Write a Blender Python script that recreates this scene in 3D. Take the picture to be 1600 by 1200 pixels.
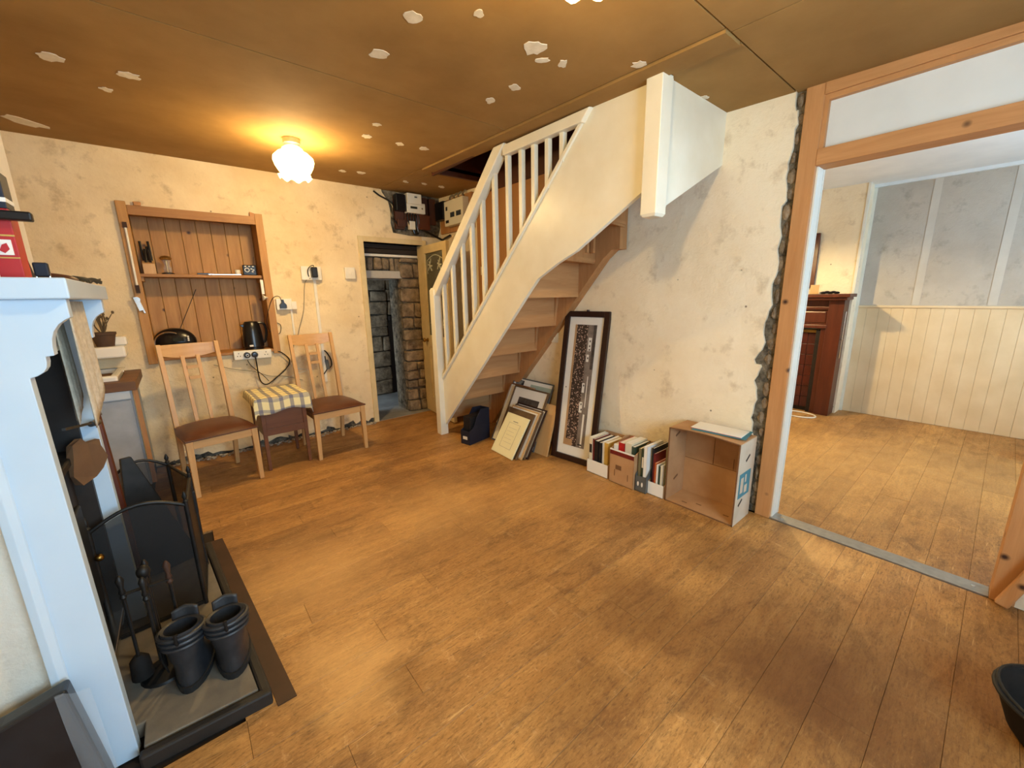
import bpy, bmesh, math, random
from mathutils import Vector, Matrix
random.seed(7)
R = math.radians
S = bpy.context.scene
for o in list(bpy.data.objects): bpy.data.objects.remove(o)
COL = S.collection

# ------------------------------------------------------------------ camera
cd = bpy.data.cameras.new('camera'); cam = bpy.data.objects.new('camera', cd); COL.objects.link(cam)
cd.sensor_width = 36.0; cd.lens = 629.2 / 1600 * 36.0; cd.clip_start = .02
_y, _p, _r = R(39.367), R(12.38), R(-0.978)
fw = Vector((math.sin(_y) * math.cos(_p), math.cos(_y) * math.cos(_p), -math.sin(_p)))
rt = Vector((math.cos(_y), -math.sin(_y), 0)); up = rt.cross(fw)
r2 = rt * math.cos(_r) + up * math.sin(_r); u2 = up * math.cos(_r) - rt * math.sin(_r)
m = Matrix((r2, u2, -fw)).transposed().to_4x4(); m.translation = (0, 0, 1.40)
cam.matrix_world = m; S.camera = cam

# ------------------------------------------------------------------ world, daylight, exposure
S.view_settings.view_transform = 'Standard'; S.view_settings.look = 'None'
S.view_settings.gamma = 1.0; S.view_settings.exposure = 0.3
w = bpy.data.worlds.new('world'); S.world = w; w.use_nodes = True
w.node_tree.nodes['Background'].inputs[0].default_value = (.72, .85, 1, 1)
w.node_tree.nodes['Background'].inputs[1].default_value = 1.6

def area(name, loc, rot, sx, sy, power, col):
    l = bpy.data.lights.new(name, 'AREA'); l.shape = 'RECTANGLE'; l.size = sx; l.size_y = sy
    l.energy = power; l.color = col
    o = bpy.data.objects.new(name, l); COL.objects.link(o); o.location = loc; o.rotation_euler = rot
    return o
DAY = (.50, .76, 1.0)
area('daylight_main_window', (.75, -1.47, 1.5), (R(90), 0, 0), 1.7, 1.25, 130, DAY)
area('daylight_second_window', (4.5, -1.47, 1.5), (R(90), 0, 0), 1.5, 1.25, 72, DAY)
area('daylight_passage_window', (.80, 5.2, 1.0), (R(90), 0, R(-90)), .6, 1.0, 6, DAY)
LAMP_COL = (1.0, .73, .34)
LAMP_POWER = (56, 46, 88)

# ------------------------------------------------------------------ helpers
def lin(c):
    return tuple(((v / 255) / 12.92 if v / 255 <= .04045 else ((v / 255 + .055) / 1.055) ** 2.4) for v in c) + (1,)

class MB:
    def __init__(s): s.v = []; s.f = []
    def add(s, vs, fs):
        n = len(s.v); s.v += [tuple(v) for v in vs]; s.f += [tuple(i + n for i in f) for f in fs]; return s
    def box(s, x0, x1, y0, y1, z0, z1):
        return s.add([(x0, y0, z0), (x1, y0, z0), (x1, y1, z0), (x0, y1, z0), (x0, y0, z1), (x1, y0, z1), (x1, y1, z1), (x0, y1, z1)],
                     [(0, 3, 2, 1), (4, 5, 6, 7), (0, 1, 5, 4), (1, 2, 6, 5), (2, 3, 7, 6), (3, 0, 4, 7)])
    def bar(s, a, b, wx, wy, ref=(0, 0, 1)):
        a = Vector(a); b = Vector(b); d = (b - a).normalized(); r = Vector(ref)
        if abs(d.dot(r)) > .95: r = Vector((0, 1, 0))
        u = d.cross(r).normalized(); v = u.cross(d)
        vs = [p + u * i * wx / 2 + v * j * wy / 2 for p in (a, b) for i, j in ((-1, -1), (1, -1), (1, 1), (-1, 1))]
        return s.add(vs, [(0, 3, 2, 1), (4, 5, 6, 7), (0, 1, 5, 4), (1, 2, 6, 5), (2, 3, 7, 6), (3, 0, 4, 7)])
    def taper(s, c0, s0, c1, s1):
        vs = [(c[0] + i * z[0] / 2, c[1] + j * z[1] / 2, c[2]) for c, z in ((c0, s0), (c1, s1)) for i, j in ((-1, -1), (1, -1), (1, 1), (-1, 1))]
        return s.add(vs, [(0, 3, 2, 1), (4, 5, 6, 7), (0, 1, 5, 4), (1, 2, 6, 5), (2, 3, 7, 6), (3, 0, 4, 7)])
    def cyl(s, a, b, r0, r1=None, n=14):
        return s.tube([a, b], [r0, r0 if r1 is None else r1], n)
    def tube(s, pts, r, n=8, closed=False):
        pts = [Vector(p) for p in pts]; k = len(pts); rs = r if isinstance(r, (list, tuple)) else [r] * k
        vs = []; up0 = None
        for i, p in enumerate(pts):
            if closed: t = pts[(i + 1) % k] - pts[i - 1]
            else: t = pts[min(i + 1, k - 1)] - pts[max(i - 1, 0)]
            t.normalize()
            if up0 is None: up0 = Vector((0, 0, 1)) if abs(t.z) < .9 else Vector((1, 0, 0))
            u = t.cross(up0).normalized(); v = u.cross(t); up0 = v
            vs += [p + (u * math.cos(2 * math.pi * j / n) + v * math.sin(2 * math.pi * j / n)) * rs[i] for j in range(n)]
        fs = []
        for i in range(k if closed else k - 1):
            for j in range(n):
                a, b = i * n + j, i * n + (j + 1) % n; c, d = ((i + 1) % k) * n + (j + 1) % n, ((i + 1) % k) * n + j
                fs.append((a, b, c, d))
        if not closed: fs += [tuple(range(n))[::-1], tuple((k - 1) * n + j for j in range(n))]
        return s.add(vs, fs)
    def lathe(s, prof, c=(0, 0, 0), n=28, ripple=None):
        vs = []; fs = []; k = len(prof)
        for i, (r, z) in enumerate(prof):
            for j in range(n):
                a = 2 * math.pi * j / n; rr, zz = r, z
                if ripple: rr, zz = ripple(i, a, r, z)
                vs.append((c[0] + rr * math.cos(a), c[1] + rr * math.sin(a), c[2] + zz))
        for i in range(k - 1):
            for j in range(n): fs.append((i * n + j, i * n + (j + 1) % n, (i + 1) * n + (j + 1) % n, (i + 1) * n + j))
        if prof[0][0] > 1e-5 and prof[0][0] != -1: pass
        return s.add(vs, fs)
    def cap(s, r, z, c=(0, 0, 0), n=28):
        vs = [(c[0] + r * math.cos(2 * math.pi * j / n), c[1] + r * math.sin(2 * math.pi * j / n), c[2] + z) for j in range(n)]
        return s.add(vs, [tuple(range(n))])
    def prism(s, poly, ax, a, b):
        def P(u, v, t): return {'x': (t, u, v), 'y': (u, t, v), 'z': (u, v, t)}[ax]
        n = len(poly)
        A = (lambda u, v: a(u, v)) if callable(a) else (lambda u, v: a)
        Bf = (lambda u, v: b(u, v)) if callable(b) else (lambda u, v: b)
        vs = [P(u, v, A(u, v)) for u, v in poly] + [P(u, v, Bf(u, v)) for u, v in poly]
        return s.add(vs, [tuple(range(n))[::-1], tuple(range(n, 2 * n))] + [(i, (i + 1) % n, n + (i + 1) % n, n + i) for i in range(n)])
    def ell(s, c, r, nu=16, nv=10):
        vs = []; fs = []
        for i in range(nv + 1):
            t = math.pi * i / nv
            for j in range(nu):
                a = 2 * math.pi * j / nu
                vs.append((c[0] + r[0] * math.sin(t) * math.cos(a), c[1] + r[1] * math.sin(t) * math.sin(a), c[2] + r[2] * math.cos(t)))
        for i in range(nv):
            for j in range(nu): fs.append((i * nu + j, i * nu + (j + 1) % nu, (i + 1) * nu + (j + 1) % nu, (i + 1) * nu + j))
        return s.add(vs, fs)
    def loft(s, rings, cap=True):
        n = len(rings[0]); vs = [p for r in rings for p in r]; fs = []
        for i in range(len(rings) - 1):
            for j in range(n): fs.append((i * n + j, i * n + (j + 1) % n, (i + 1) * n + (j + 1) % n, (i + 1) * n + j))
        if cap: fs += [tuple(range(n))[::-1], tuple((len(rings) - 1) * n + j for j in range(n))]
        return s.add(vs, fs)
    def grid(s, fn, nu, nv):
        vs = [fn(i / nu, j / nv) for i in range(nu + 1) for j in range(nv + 1)]
        return s.add(vs, [(i * (nv + 1) + j, (i + 1) * (nv + 1) + j, (i + 1) * (nv + 1) + j + 1, i * (nv + 1) + j + 1) for i in range(nu) for j in range(nv)])
    def jitter(s, a):
        s.v = [(x + random.uniform(-a, a), y + random.uniform(-a, a), z + random.uniform(-a, a)) for x, y, z in s.v]; return s
    def build(s, name, mat, parent=None, smooth=False, bevel=0, loc=None, rot=None, solid=0, sub=0, seg=2):
        me = bpy.data.meshes.new(name)
        bm = bmesh.new(); bv = [bm.verts.new(v) for v in s.v]
        for f in s.f:
            try: bm.faces.new([bv[i] for i in f])
            except ValueError: pass
        bmesh.ops.remove_doubles(bm, verts=bm.verts, dist=1e-6)
        bmesh.ops.recalc_face_normals(bm, faces=bm.faces)
        bm.to_mesh(me); bm.free()
        if smooth:
            for p in me.polygons: p.use_smooth = True
            me.set_sharp_from_angle(angle=R(40))
        if isinstance(mat, str): mat = MT[mat]
        me.materials.append(mat)
        o = bpy.data.objects.new(name, me); COL.objects.link(o)
        if parent: o.parent = parent
        if loc: o.location = loc
        if rot: o.rotation_euler = rot
        if solid:
            md = o.modifiers.new('thickness', 'SOLIDIFY'); md.thickness = solid; md.offset = 0
        if bevel:
            md = o.modifiers.new('bevel', 'BEVEL'); md.width = bevel; md.segments = seg; md.limit_method = 'ANGLE'; md.angle_limit = R(35)
        if sub:
            md = o.modifiers.new('sub', 'SUBSURF'); md.levels = sub; md.render_levels = sub
        return o

def tag(o, label, cat, group=None):
    o['label'] = label; o['category'] = cat
    if group: o['group'] = group
    return o
def thing(name, label, cat, loc=(0, 0, 0), rot=(0, 0, 0), group=None):
    o = bpy.data.objects.new(name, None); COL.objects.link(o); o.location = loc; o.rotation_euler = rot
    o.empty_display_size = .1
    return tag(o, label, cat, group)
def struct(o, label=None):
    o['kind'] = 'structure'
    if label: o['label'] = label
    return o
def sempty(name, label=None, loc=(0, 0, 0)):
    o = bpy.data.objects.new(name, None); COL.objects.link(o); o.location = loc; return struct(o, label)
def spline(pts, n=8):
    pts = [Vector(p) for p in pts]; out = []
    for i in range(len(pts) - 1):
        p0 = pts[max(i - 1, 0)]; p1 = pts[i]; p2 = pts[i + 1]; p3 = pts[min(i + 2, len(pts) - 1)]
        for k in range(n):
            t = k / n
            out.append(.5 * ((2 * p1) + (p2 - p0) * t + (2 * p0 - 5 * p1 + 4 * p2 - p3) * t * t + (3 * p1 - p0 - 3 * p2 + p3) * t ** 3))
    return out + [pts[-1]]

# ------------------------------------------------------------------ materials
MT = {}
class NT:
    def __init__(s, name, rough=.6, metal=0, spec=.5):
        s.m = bpy.data.materials.new(name); s.m.use_nodes = True; s.t = s.m.node_tree; s.n = s.t.nodes
        s.b = s.n['Principled BSDF']; s.b.inputs['Roughness'].default_value = rough; s.b.inputs['Metallic'].default_value = metal
        s.b.inputs['Specular IOR Level'].default_value = spec
        MT[name] = s.m; s._c = None
    def node(s, t, **k):
        n = s.n.new(t)
        for a, b in k.items():
            if hasattr(n, a): setattr(n, a, b)
        return n
    def L(s, a, b): s.t.links.new(a, b)
    def coord(s, kind='Object', scale=(1, 1, 1), rand=False, rot=(0, 0, 0)):
        if kind == 'World': src = s.node('ShaderNodeNewGeometry').outputs['Position']
        else: src = s.node('ShaderNodeTexCoord').outputs[kind]
        if rand:
            oi = s.node('ShaderNodeObjectInfo'); mm = s.node('ShaderNodeVectorMath', operation='SCALE'); mm.inputs[0].default_value = (37, 61, 23)
            s.L(oi.outputs['Random'], mm.inputs['Scale']); ad = s.node('ShaderNodeVectorMath', operation='ADD')
            s.L(src, ad.inputs[0]); s.L(mm.outputs[0], ad.inputs[1]); src = ad.outputs[0]
        mp = s.node('ShaderNodeMapping'); mp.inputs['Scale'].default_value = scale; mp.inputs['Rotation'].default_value = rot
        s.L(src, mp.inputs['Vector']); return mp.outputs[0]
    def noise(s, vec, scale, detail=4, rough=.55, dist=0):
        n = s.node('ShaderNodeTexNoise'); n.inputs['Scale'].default_value = scale; n.inputs['Detail'].default_value = detail
        n.inputs['Roughness'].default_value = rough; n.inputs['Distortion'].default_value = dist; s.L(vec, n.inputs['Vector']); return n.outputs['Fac']
    def voro(s, vec, scale, feature='F1', out='Distance'):
        n = s.node('ShaderNodeTexVoronoi'); n.feature = feature; n.inputs['Scale'].default_value = scale; s.L(vec, n.inputs['Vector']); return n.outputs[out]
    def ramp(s, fac, stops, interp='LINEAR'):
        n = s.node('ShaderNodeValToRGB'); e = n.color_ramp.elements; n.color_ramp.interpolation = interp
        while len(e) < len(stops): e.new(.5)
        for i, (p, c) in enumerate(stops):
            e[i].position = p; e[i].color = lin(c) if not isinstance(c, float) else (c, c, c, 1)
        s.L(fac, n.inputs[0]); return n.outputs[0]
    def mix(s, fac, a, b, mode='MIX'):
        n = s.node('ShaderNodeMix'); n.data_type = 'RGBA'; n.blend_type = mode
        def put(i, v):
            if isinstance(v, (int, float)) : n.inputs[i].default_value = v
            elif isinstance(v, tuple): n.inputs[i].default_value = lin(v)
            else: s.L(v, n.inputs[i])
        put(0, fac); put(6, a); put(7, b); return n.outputs[2]
    def math(s, op, a, b=0.0):
        n = s.node('ShaderNodeMath'); n.operation = op
        for i, v in ((0, a), (1, b)):
            if isinstance(v, (int, float)): n.inputs[i].default_value = v
            else: s.L(v, n.inputs[i])
        return n.outputs[0]
    def color(s, c):
        if isinstance(c, tuple): s.b.inputs['Base Color'].default_value = lin(c)
        else: s.L(c, s.b.inputs['Base Color'])
        return s
    def rough(s, r): s.L(r, s.b.inputs['Roughness']); return s
    def bump(s, h, strength=.3, dist=.01):
        n = s.node('ShaderNodeBump'); n.inputs['Strength'].default_value = strength; n.inputs['Distance'].default_value = dist
        s.L(h, n.inputs['Height']); s.L(n.outputs[0], s.b.inputs['Normal']); return s

def pm(name, c1, c2=None, scale=20, rough=.6, metal=0, bump=0, bscale=None, spec=.5, coat=0):
    t = NT(name, rough, metal, spec); v = t.coord('Object')
    if c2: t.color(t.mix(t.ramp(t.noise(v, scale), [(.3, 0.0), (.7, 1.0)]), c1, c2))
    else: t.color(c1)
    if bump: t.bump(t.noise(v, bscale or scale, 6), bump, .004)
    if coat: t.b.inputs['Coat Weight'].default_value = coat
    return t
def wood(name, c1, c2, c3=None, axis='x', scale=6, stretch=14, rough=.5, knots=False, rand=True, bump=.12, spec=.5):
    sc = {'x': (1, stretch, stretch), 'y': (stretch, 1, stretch), 'z': (stretch, stretch, 1)}[axis]
    t = NT(name, rough, 0, spec); v = t.coord('Object', sc, rand)
    g = t.noise(v, scale * .4, 5, .6, .6); fine = t.noise(v, scale * 2, 3)
    c = t.mix(t.ramp(g, [(.3, 0.0), (.72, 1.0)]), c1, c2)
    c = t.mix(t.math('MULTIPLY', fine, .35), c, c3 or c2)
    if knots:
        vk = t.coord('Object', (1, 1, 1), rand); d = t.voro(vk, 5.0)
        c = t.mix(t.ramp(d, [(.03, 1.0), (.10, 0.0)]), c, (58, 28, 12))
    t.color(c); t.bump(g, bump, .003); return t

def plaster(name, base, dirty, stain, spec=.25, speck=True, smoke=None):
    t = NT(name, .82, 0, spec); v = t.coord('World')
    big = t.noise(v, 1.6, 6, .62); mid = t.noise(v, 7, 6, .65); fine = t.noise(v, 45, 5, .7)
    c = t.mix(t.ramp(big, [(.36, 0.0), (.68, 1.0)]), base, dirty)
    c = t.mix(t.ramp(mid, [(.56, 0.0), (.76, .75)]), c, stain)
    if speck:
        sp = t.voro(v, 9.0); brk = t.noise(v, 3.1, 2)
        f = t.math('MULTIPLY', t.ramp(sp, [(.035, 1.0), (.075, 0.0)]), t.ramp(brk, [(.52, 0.0), (.56, 1.0)]))
        c = t.mix(t.math('MULTIPLY', f, .8), c, (95, 72, 48))
    t.color(c)
    h = t.math('ADD', t.math('MULTIPLY', mid, 1.0), t.math('MULTIPLY', fine, .35)); t.bump(h, .38, .03)
    return t
plaster('plaster_cream', (246, 232, 204), (232, 213, 178), (196, 172, 136))
plaster('plaster_back', (243, 223, 184), (221, 195, 150), (172, 142, 102))
plaster('plaster_white', (240, 232, 216), (222, 214, 198), (196, 186, 168))
plaster('plaster_grey', (196, 188, 176), (176, 167, 154), (150, 142, 130), speck=False)
t = NT('mortar', .95, 0, .1); v = t.coord('World'); t.color(t.mix(t.ramp(t.noise(v, 14, 6, .7), [(.35, 0.0), (.65, 1.0)]), (62, 58, 50), (150, 138, 118))); t.bump(t.noise(v, 30, 6, .7), .9, .03)
t = NT('stone', .9, 0, .2); v = t.coord('Object', (1, 1, 1), True)
t.color(t.mix(t.ramp(t.noise(v, 9, 7, .7), [(.35, 0.0), (.65, 1.0)]), (92, 78, 62), (168, 146, 118))); t.bump(t.noise(v, 22, 7, .7), .8, .02)
t = NT('ceiling_board', .85, 0, .2); v = t.coord('World')
t.color(t.mix(t.ramp(t.noise(v, 2.2, 6, .6), [(.35, 0.0), (.7, 1.0)]), (164, 128, 76), (144, 110, 62))); t.bump(t.noise(v, 6, 4), .08, .01)
pm('strip_grey', (208, 202, 190), (196, 188, 176), 4, .8)
pm('filler', (236, 228, 210), (215, 204, 182), 30, .8, bump=.3)
pm('ceiling_white', (236, 240, 240), (224, 229, 230), 3, .7)
pm('white_gloss', (232, 232, 222), (220, 219, 206), 6, .32, bump=.04, bscale=8)
pm('stair_white', (238, 232, 212), (230, 222, 198), 5, .34, bump=.04, bscale=8)
pm('pale_blue_paint', (202, 222, 238), (194, 216, 234), 4, .3, bump=.04, bscale=7)
pm('white_board', (226, 228, 224), (214, 217, 214), 3, .55)
pm('cream_paint', (226, 206, 158), (212, 188, 138), 7, .45, bump=.05)
pm('tongue_cream', (233, 212, 176), (220, 196, 156), 4, .55, bump=.05)
wood('joinery', (206, 152, 98), (184, 128, 74), (160, 104, 58), 'z', 5, 12, .6, knots=True)
wood('joinery_y', (206, 152, 98), (184, 128, 74), (160, 104, 58), 'y', 5, 12, .6, knots=True)
wood('alcove_pine', (200, 150, 82), (170, 118, 56), (134, 86, 38), 'z', 6, 10, .55, knots=True)
wood('alcove_pine_x', (184, 134, 72), (154, 104, 50), (128, 80, 38), 'x', 6, 10, .55, knots=True)
wood('raw_pine', (200, 152, 100), (178, 126, 76), (158, 106, 62), 'x', 5, 10, .65, knots=False)
wood('raw_pine_z', (194, 144, 92), (168, 116, 68), (146, 96, 54), 'z', 5, 10, .65)
wood('lining_brown', (188, 136, 82), (176, 124, 72), (164, 112, 64), 'z', 2, 4, .55, bump=.04)
wood('lining_dark', (92, 46, 22), (74, 34, 16), (60, 26, 12), 'y', 3, 8, .5)
wood('beech', (222, 178, 120), (206, 156, 96), (192, 140, 84), 'z', 6, 14, .4, bump=.05)
wood('beech_x', (222, 178, 120), (206, 156, 96), (192, 140, 84), 'x', 6, 14, .4, bump=.05)
wood('mahogany', (98, 46, 26), (74, 32, 18), (56, 22, 12), 'z', 5, 12, .35, bump=.06)
wood('stool_wood', (128, 78, 44), (104, 60, 32), (86, 48, 26), 'x', 5, 10, .4, bump=.06)
wood('dark_frame', (46, 22, 18), (34, 15, 12), (26, 10, 8), 'z', 6, 12, .35, bump=.05)
wood('dark_beam', (60, 46, 34), (38, 29, 22), (28, 20, 16), 'x', 5, 10, .85, bump=.5)
wood('worktop', (128, 88, 48), (98, 62, 32), (80, 48, 24), 'x', 5, 10, .55)
wood('light_wood', (214, 176, 122), (196, 152, 96), None, 'z', 5, 12, .5)
wood('brown_frame', (112, 86, 58), (90, 66, 42), None, 'z', 5, 12, .5)
# trodden-in dirt with painted shadow (+), pale wear with painted room light (-): x, y, radius, amount
FLOOR_WEAR_AND_LIGHT = ((1.40, .83, .45, .6), (1.58, .30, .55, .8), (.88, .75, .32, .5), (2.1, .75, .35, .45), (1.97, -.05, .6, .55), (1.5, 3.6, .6, .35), (.48, 1.22, .14, .5), (1.15, 1.45, .5, .25), (.33, 2.1, .5, -.45), (.33, 1.40, .25, -.5), (1.2, 2.25, .6, -.4), (2.05, 1.95, .55, -.45), (2.55, .5, .2, -.5), (4.0, .9, 1.3, -.4), (4.6, .1, 1.0, -.3))
# floor boards: plank grain, a tone of its own for each plank, ingrained dirt, wear and painted light and shade across the boards
t = NT('floor_oak', .5, 0, .4); v = t.coord('Object', (1, 11, 11), True); wv = t.coord('World')
g = t.noise(v, 2.6, 6, .62, .8); oi = t.node('ShaderNodeObjectInfo')
c = t.mix(t.ramp(g, [(.28, 0.0), (.74, 1.0)]), (212, 160, 92), (172, 120, 60))
c = t.mix(t.math('MULTIPLY', oi.outputs['Random'], .52), c, (136, 92, 50))
dirt = t.noise(wv, 1.15, 7, .66, .4); dirt2 = t.noise(t.coord('World', (1, 2.6, 1)), 4.2, 6, .7, .7)
wide = t.math('MULTIPLY', t.ramp(dirt, [(.48, 0.0), (.62, 1.0)]), .55)
c = t.mix(wide, c, (104, 66, 34))
c = t.mix(t.math('MULTIPLY', t.ramp(dirt2, [(.5, 0.0), (.74, 1.0)]), .62), c, (84, 58, 36))
flk = t.noise(t.coord('World', (2.2, 14, 1)), 9, 5, .75, .4)
c = t.mix(t.math('MULTIPLY', t.ramp(flk, [(.54, 0.0), (.66, 1.0)]), .6), c, (84, 58, 34))
wear = t.noise(t.coord('World', (3.2, 1.3, 1), rot=(0, 0, .6)), 6, 5, .75, .5)
c = t.mix(t.math('MULTIPLY', t.ramp(wear, [(.6, 0.0), (.74, 1.0)]), .55), c, (226, 184, 126))
fk2 = t.noise(t.coord('World', (1.0, 3.2, 1)), 42, 5, .78, .6)
c = t.mix(t.math('MULTIPLY', t.ramp(fk2, [(.52, 0.0), (.66, 1.0)]), .62), c, (96, 62, 30)); c = t.mix(t.math('MULTIPLY', t.ramp(fk2, [(.30, 1.0), (.44, 0.0)]), .42), c, (226, 180, 112))
for ang, ths in ((.5, .70), (-.35, .71), (1.2, .72)):
    scr = t.noise(t.coord('World', (1.6, 34, 1), rot=(0, 0, ang)), 3.2, 3, .5, .2)
    c = t.mix(t.math('MULTIPLY', t.ramp(scr, [(ths, 0.0), (ths + .03, 1.0)]), .55), c, (226, 182, 120))
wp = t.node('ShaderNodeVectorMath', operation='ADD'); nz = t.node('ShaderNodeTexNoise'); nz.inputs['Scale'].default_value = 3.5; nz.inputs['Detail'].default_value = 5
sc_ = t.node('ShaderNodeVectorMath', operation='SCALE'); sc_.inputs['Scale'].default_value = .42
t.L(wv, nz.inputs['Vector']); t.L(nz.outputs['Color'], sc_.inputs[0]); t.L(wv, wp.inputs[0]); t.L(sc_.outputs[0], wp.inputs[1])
for bx, by, rr, amt in FLOOR_WEAR_AND_LIGHT:
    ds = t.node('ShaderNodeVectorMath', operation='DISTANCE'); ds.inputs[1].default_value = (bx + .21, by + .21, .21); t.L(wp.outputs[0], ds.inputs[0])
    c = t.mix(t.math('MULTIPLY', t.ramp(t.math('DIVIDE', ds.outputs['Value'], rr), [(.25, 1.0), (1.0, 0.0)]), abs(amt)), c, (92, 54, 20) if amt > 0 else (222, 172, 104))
t.color(c); t.rough(t.ramp(dirt2, [(.3, .38), (.7, .62)]))
t.bump(t.math('ADD', t.math('ADD', g, t.math('MULTIPLY', flk, .7)), t.math('MULTIPLY', fk2, .6)), .3, .006)
pm('floor_dark', (70, 44, 24), (54, 33, 18), 6, .6)
pm('subfloor', (40, 28, 18), None, 6, .9)
pm('hearth_slate', (128, 118, 102), (100, 92, 80), 9, .75, bump=.35, bscale=16)
pm('hearth_edge', (40, 36, 32), (28, 25, 22), 12, .6, bump=.3)
pm('steel_strip', (176, 172, 164), (160, 156, 148), 30, .38, .75)
pm('chrome', (220, 218, 214), None, 5, .18, 1)
pm('brass', (176, 138, 70), (140, 104, 48), 20, .32, 1)
pm('black_iron', (26, 25, 24), (40, 38, 36), 25, .5, .4, bump=.15)
pm('black_plastic', (18, 18, 20), None, 5, .28)
pm('black_matt', (26, 23, 20), (34, 30, 27), 30, .75, spec=.2)
pm('boot_leather', (34, 35, 38), (46, 47, 50), 18, .5, bump=.25, bscale=40)
pm('boot_sole', (22, 22, 22), None, 5, .8)
pm('navy_card', (26, 30, 48), (20, 24, 40), 10, .6)
pm('white_plastic', (236, 230, 214), (226, 218, 198), 10, .35)
pm('white_ceramic', (244, 238, 224), None, 5, .18, coat=.4)
pm('terracotta_dark', (92, 66, 46), (74, 52, 36), 12, .8)
pm('dry_twig', (112, 92, 64), (84, 68, 46), 12, .8)
pm('paper_white', (240, 236, 226), None, 5, .7)
pm('paper_cream', (244, 238, 196), (236, 228, 182), 5, .6)
pm('paper_gold', (206, 170, 84), (190, 152, 70), 12, .6)
pm('mount_white', (240, 236, 226), (234, 229, 217), 4, .75)
pm('card_brown', (190, 148, 104), (176, 132, 88), 8, .8, bump=.06)
pm('card_edge', (120, 82, 50), None, 8, .85)
pm('box_outside', (206, 190, 166), (192, 174, 148), 8, .8)
pm('teal_print', (70, 132, 144), (58, 116, 130), 10, .7)
pm('grey_plastic', (92, 94, 92), None, 8, .45)
pm('maroon', (116, 28, 26), (100, 22, 22), 8, .5)
pm('red_card', (186, 30, 28), (170, 24, 24), 6, .5)
pm('spine_black', (20, 20, 24), None, 5, .5)
pm('spine_green', (58, 74, 60), None, 5, .5)
pm('spine_orange', (196, 96, 44), None, 5, .5)
pm('spine_cream', (224, 214, 188), None, 5, .6)
pm('spine_olive', (128, 118, 84), (112, 102, 70), 8, .6)
pm('ink_grey', (150, 146, 128), None, 5, .7)
pm('ink_dark', (48, 44, 42), (30, 28, 28), 20, .6)
pm('picture_green', (176, 188, 172), (156, 170, 156), 10, .6)
pm('brown_leather', (96, 52, 30), (80, 42, 24), 9, .38, bump=.1, bscale=60)
pm('rust_metal', (74, 46, 30), (54, 36, 26), 14, .7, .2, bump=.3)
pm('grey_paint', (178, 184, 188), (150, 154, 156), 5, .5, bump=.06)
pm('stove_dark', (54, 44, 36), (38, 32, 28), 8, .55, .3, bump=.2)
pm('cardboard_dark', (112, 82, 54), (96, 68, 44), 8, .85)
pm('meter_white', (222, 216, 200), None, 5, .4)
pm('meter_board', (84, 44, 24), (66, 34, 18), 8, .6)
pm('rubble', (196, 184, 164), (120, 106, 88), 30, .95, bump=.5)
pm('slate_floor', (150, 148, 142), (118, 116, 112), 5, .6, bump=.1)
pm('tile_red', (82, 32, 22), (62, 24, 18), 10, .3)
pm('cable_white', (214, 206, 188), None, 5, .5)
pm('cable_grey', (120, 108, 90), None, 5, .5)
pm('lcd', (40, 44, 40), None, 5, .2)
pm('plaster_patch', (246, 236, 210), None, 5, .8)
pm('bottle_gold', (190, 150, 80), None, 5, .25, .8)
pm('black_film', (20, 22, 26), (34, 37, 42), 7, .34, bump=.35, bscale=9, spec=.5)
def glassy(name, col, transp, rough=.05):
    t = NT(name, rough); t.color(col)
    tr = t.node('ShaderNodeBsdfTransparent'); mx = t.node('ShaderNodeMixShader'); mx.inputs[0].default_value = transp
    t.L(t.b.outputs[0], mx.inputs[1]); t.L(tr.outputs[0], mx.inputs[2])
    t.L(mx.outputs[0], t.n['Material Output'].inputs[0]); return t
glassy('pane_glass', (226, 236, 240), .88)
glassy('picture_glass', (40, 40, 40), .97)
glassy('etched_glass', (104, 104, 84), .45, .35)
glassy('clear_film', (196, 206, 214), .78, .12)
glassy('mesh_black', (20, 19, 18), .25, .6)
glassy('lace_net', (206, 196, 176), .22, .85)
pm('lace_solid', (214, 202, 180), (188, 174, 150), 60, .85, bump=.6, bscale=90)
pm('etch_white', (206, 204, 182), None, 5, .6)
# lamp glass: lets the bulb's light through and glows itself
t = NT('lamp_glass', .3); t.color((255, 236, 190)); t.b.inputs['Emission Color'].default_value = (1.0, .80, .42, 1); t.b.inputs['Emission Strength'].default_value = 3.2
tr = t.node('ShaderNodeBsdfTransparent'); mx = t.node('ShaderNodeMixShader'); mx.inputs[0].default_value = .55
t.L(t.b.outputs[0], mx.inputs[1]); t.L(tr.outputs[0], mx.inputs[2]); t.L(mx.outputs[0], t.n['Material Output'].inputs[0])
t = NT('bulb_glow', .3); t.b.inputs['Emission Color'].default_value = (1.0, .84, .5, 1); t.b.inputs['Emission Strength'].default_value = 9
# tea towel check: blue over cream, woven both ways
t = NT('check_cloth', .9, 0, .1); v = t.coord('Object'); sx = t.node('ShaderNodeSeparateXYZ'); t.L(v, sx.inputs[0])
def stripes(o, f, th):
    return t.math('GREATER_THAN', t.math('FRACT', t.math('MULTIPLY', t.math('ADD', o, 5.0), f)), th)
a = stripes(sx.outputs[0], 13.0, .62); bz = t.math('ADD', sx.outputs[1], t.math('MULTIPLY', sx.outputs[2], -1.0)); b = stripes(bz, 13.0, .70)
c = t.mix(t.math('MULTIPLY', a, .62), (240, 228, 176), (70, 80, 128)); c = t.mix(t.math('MULTIPLY', b, .5), c, (76, 84, 132)); t.color(c)
t.bump(t.noise(v, 250, 2), .2, .002)
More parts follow.
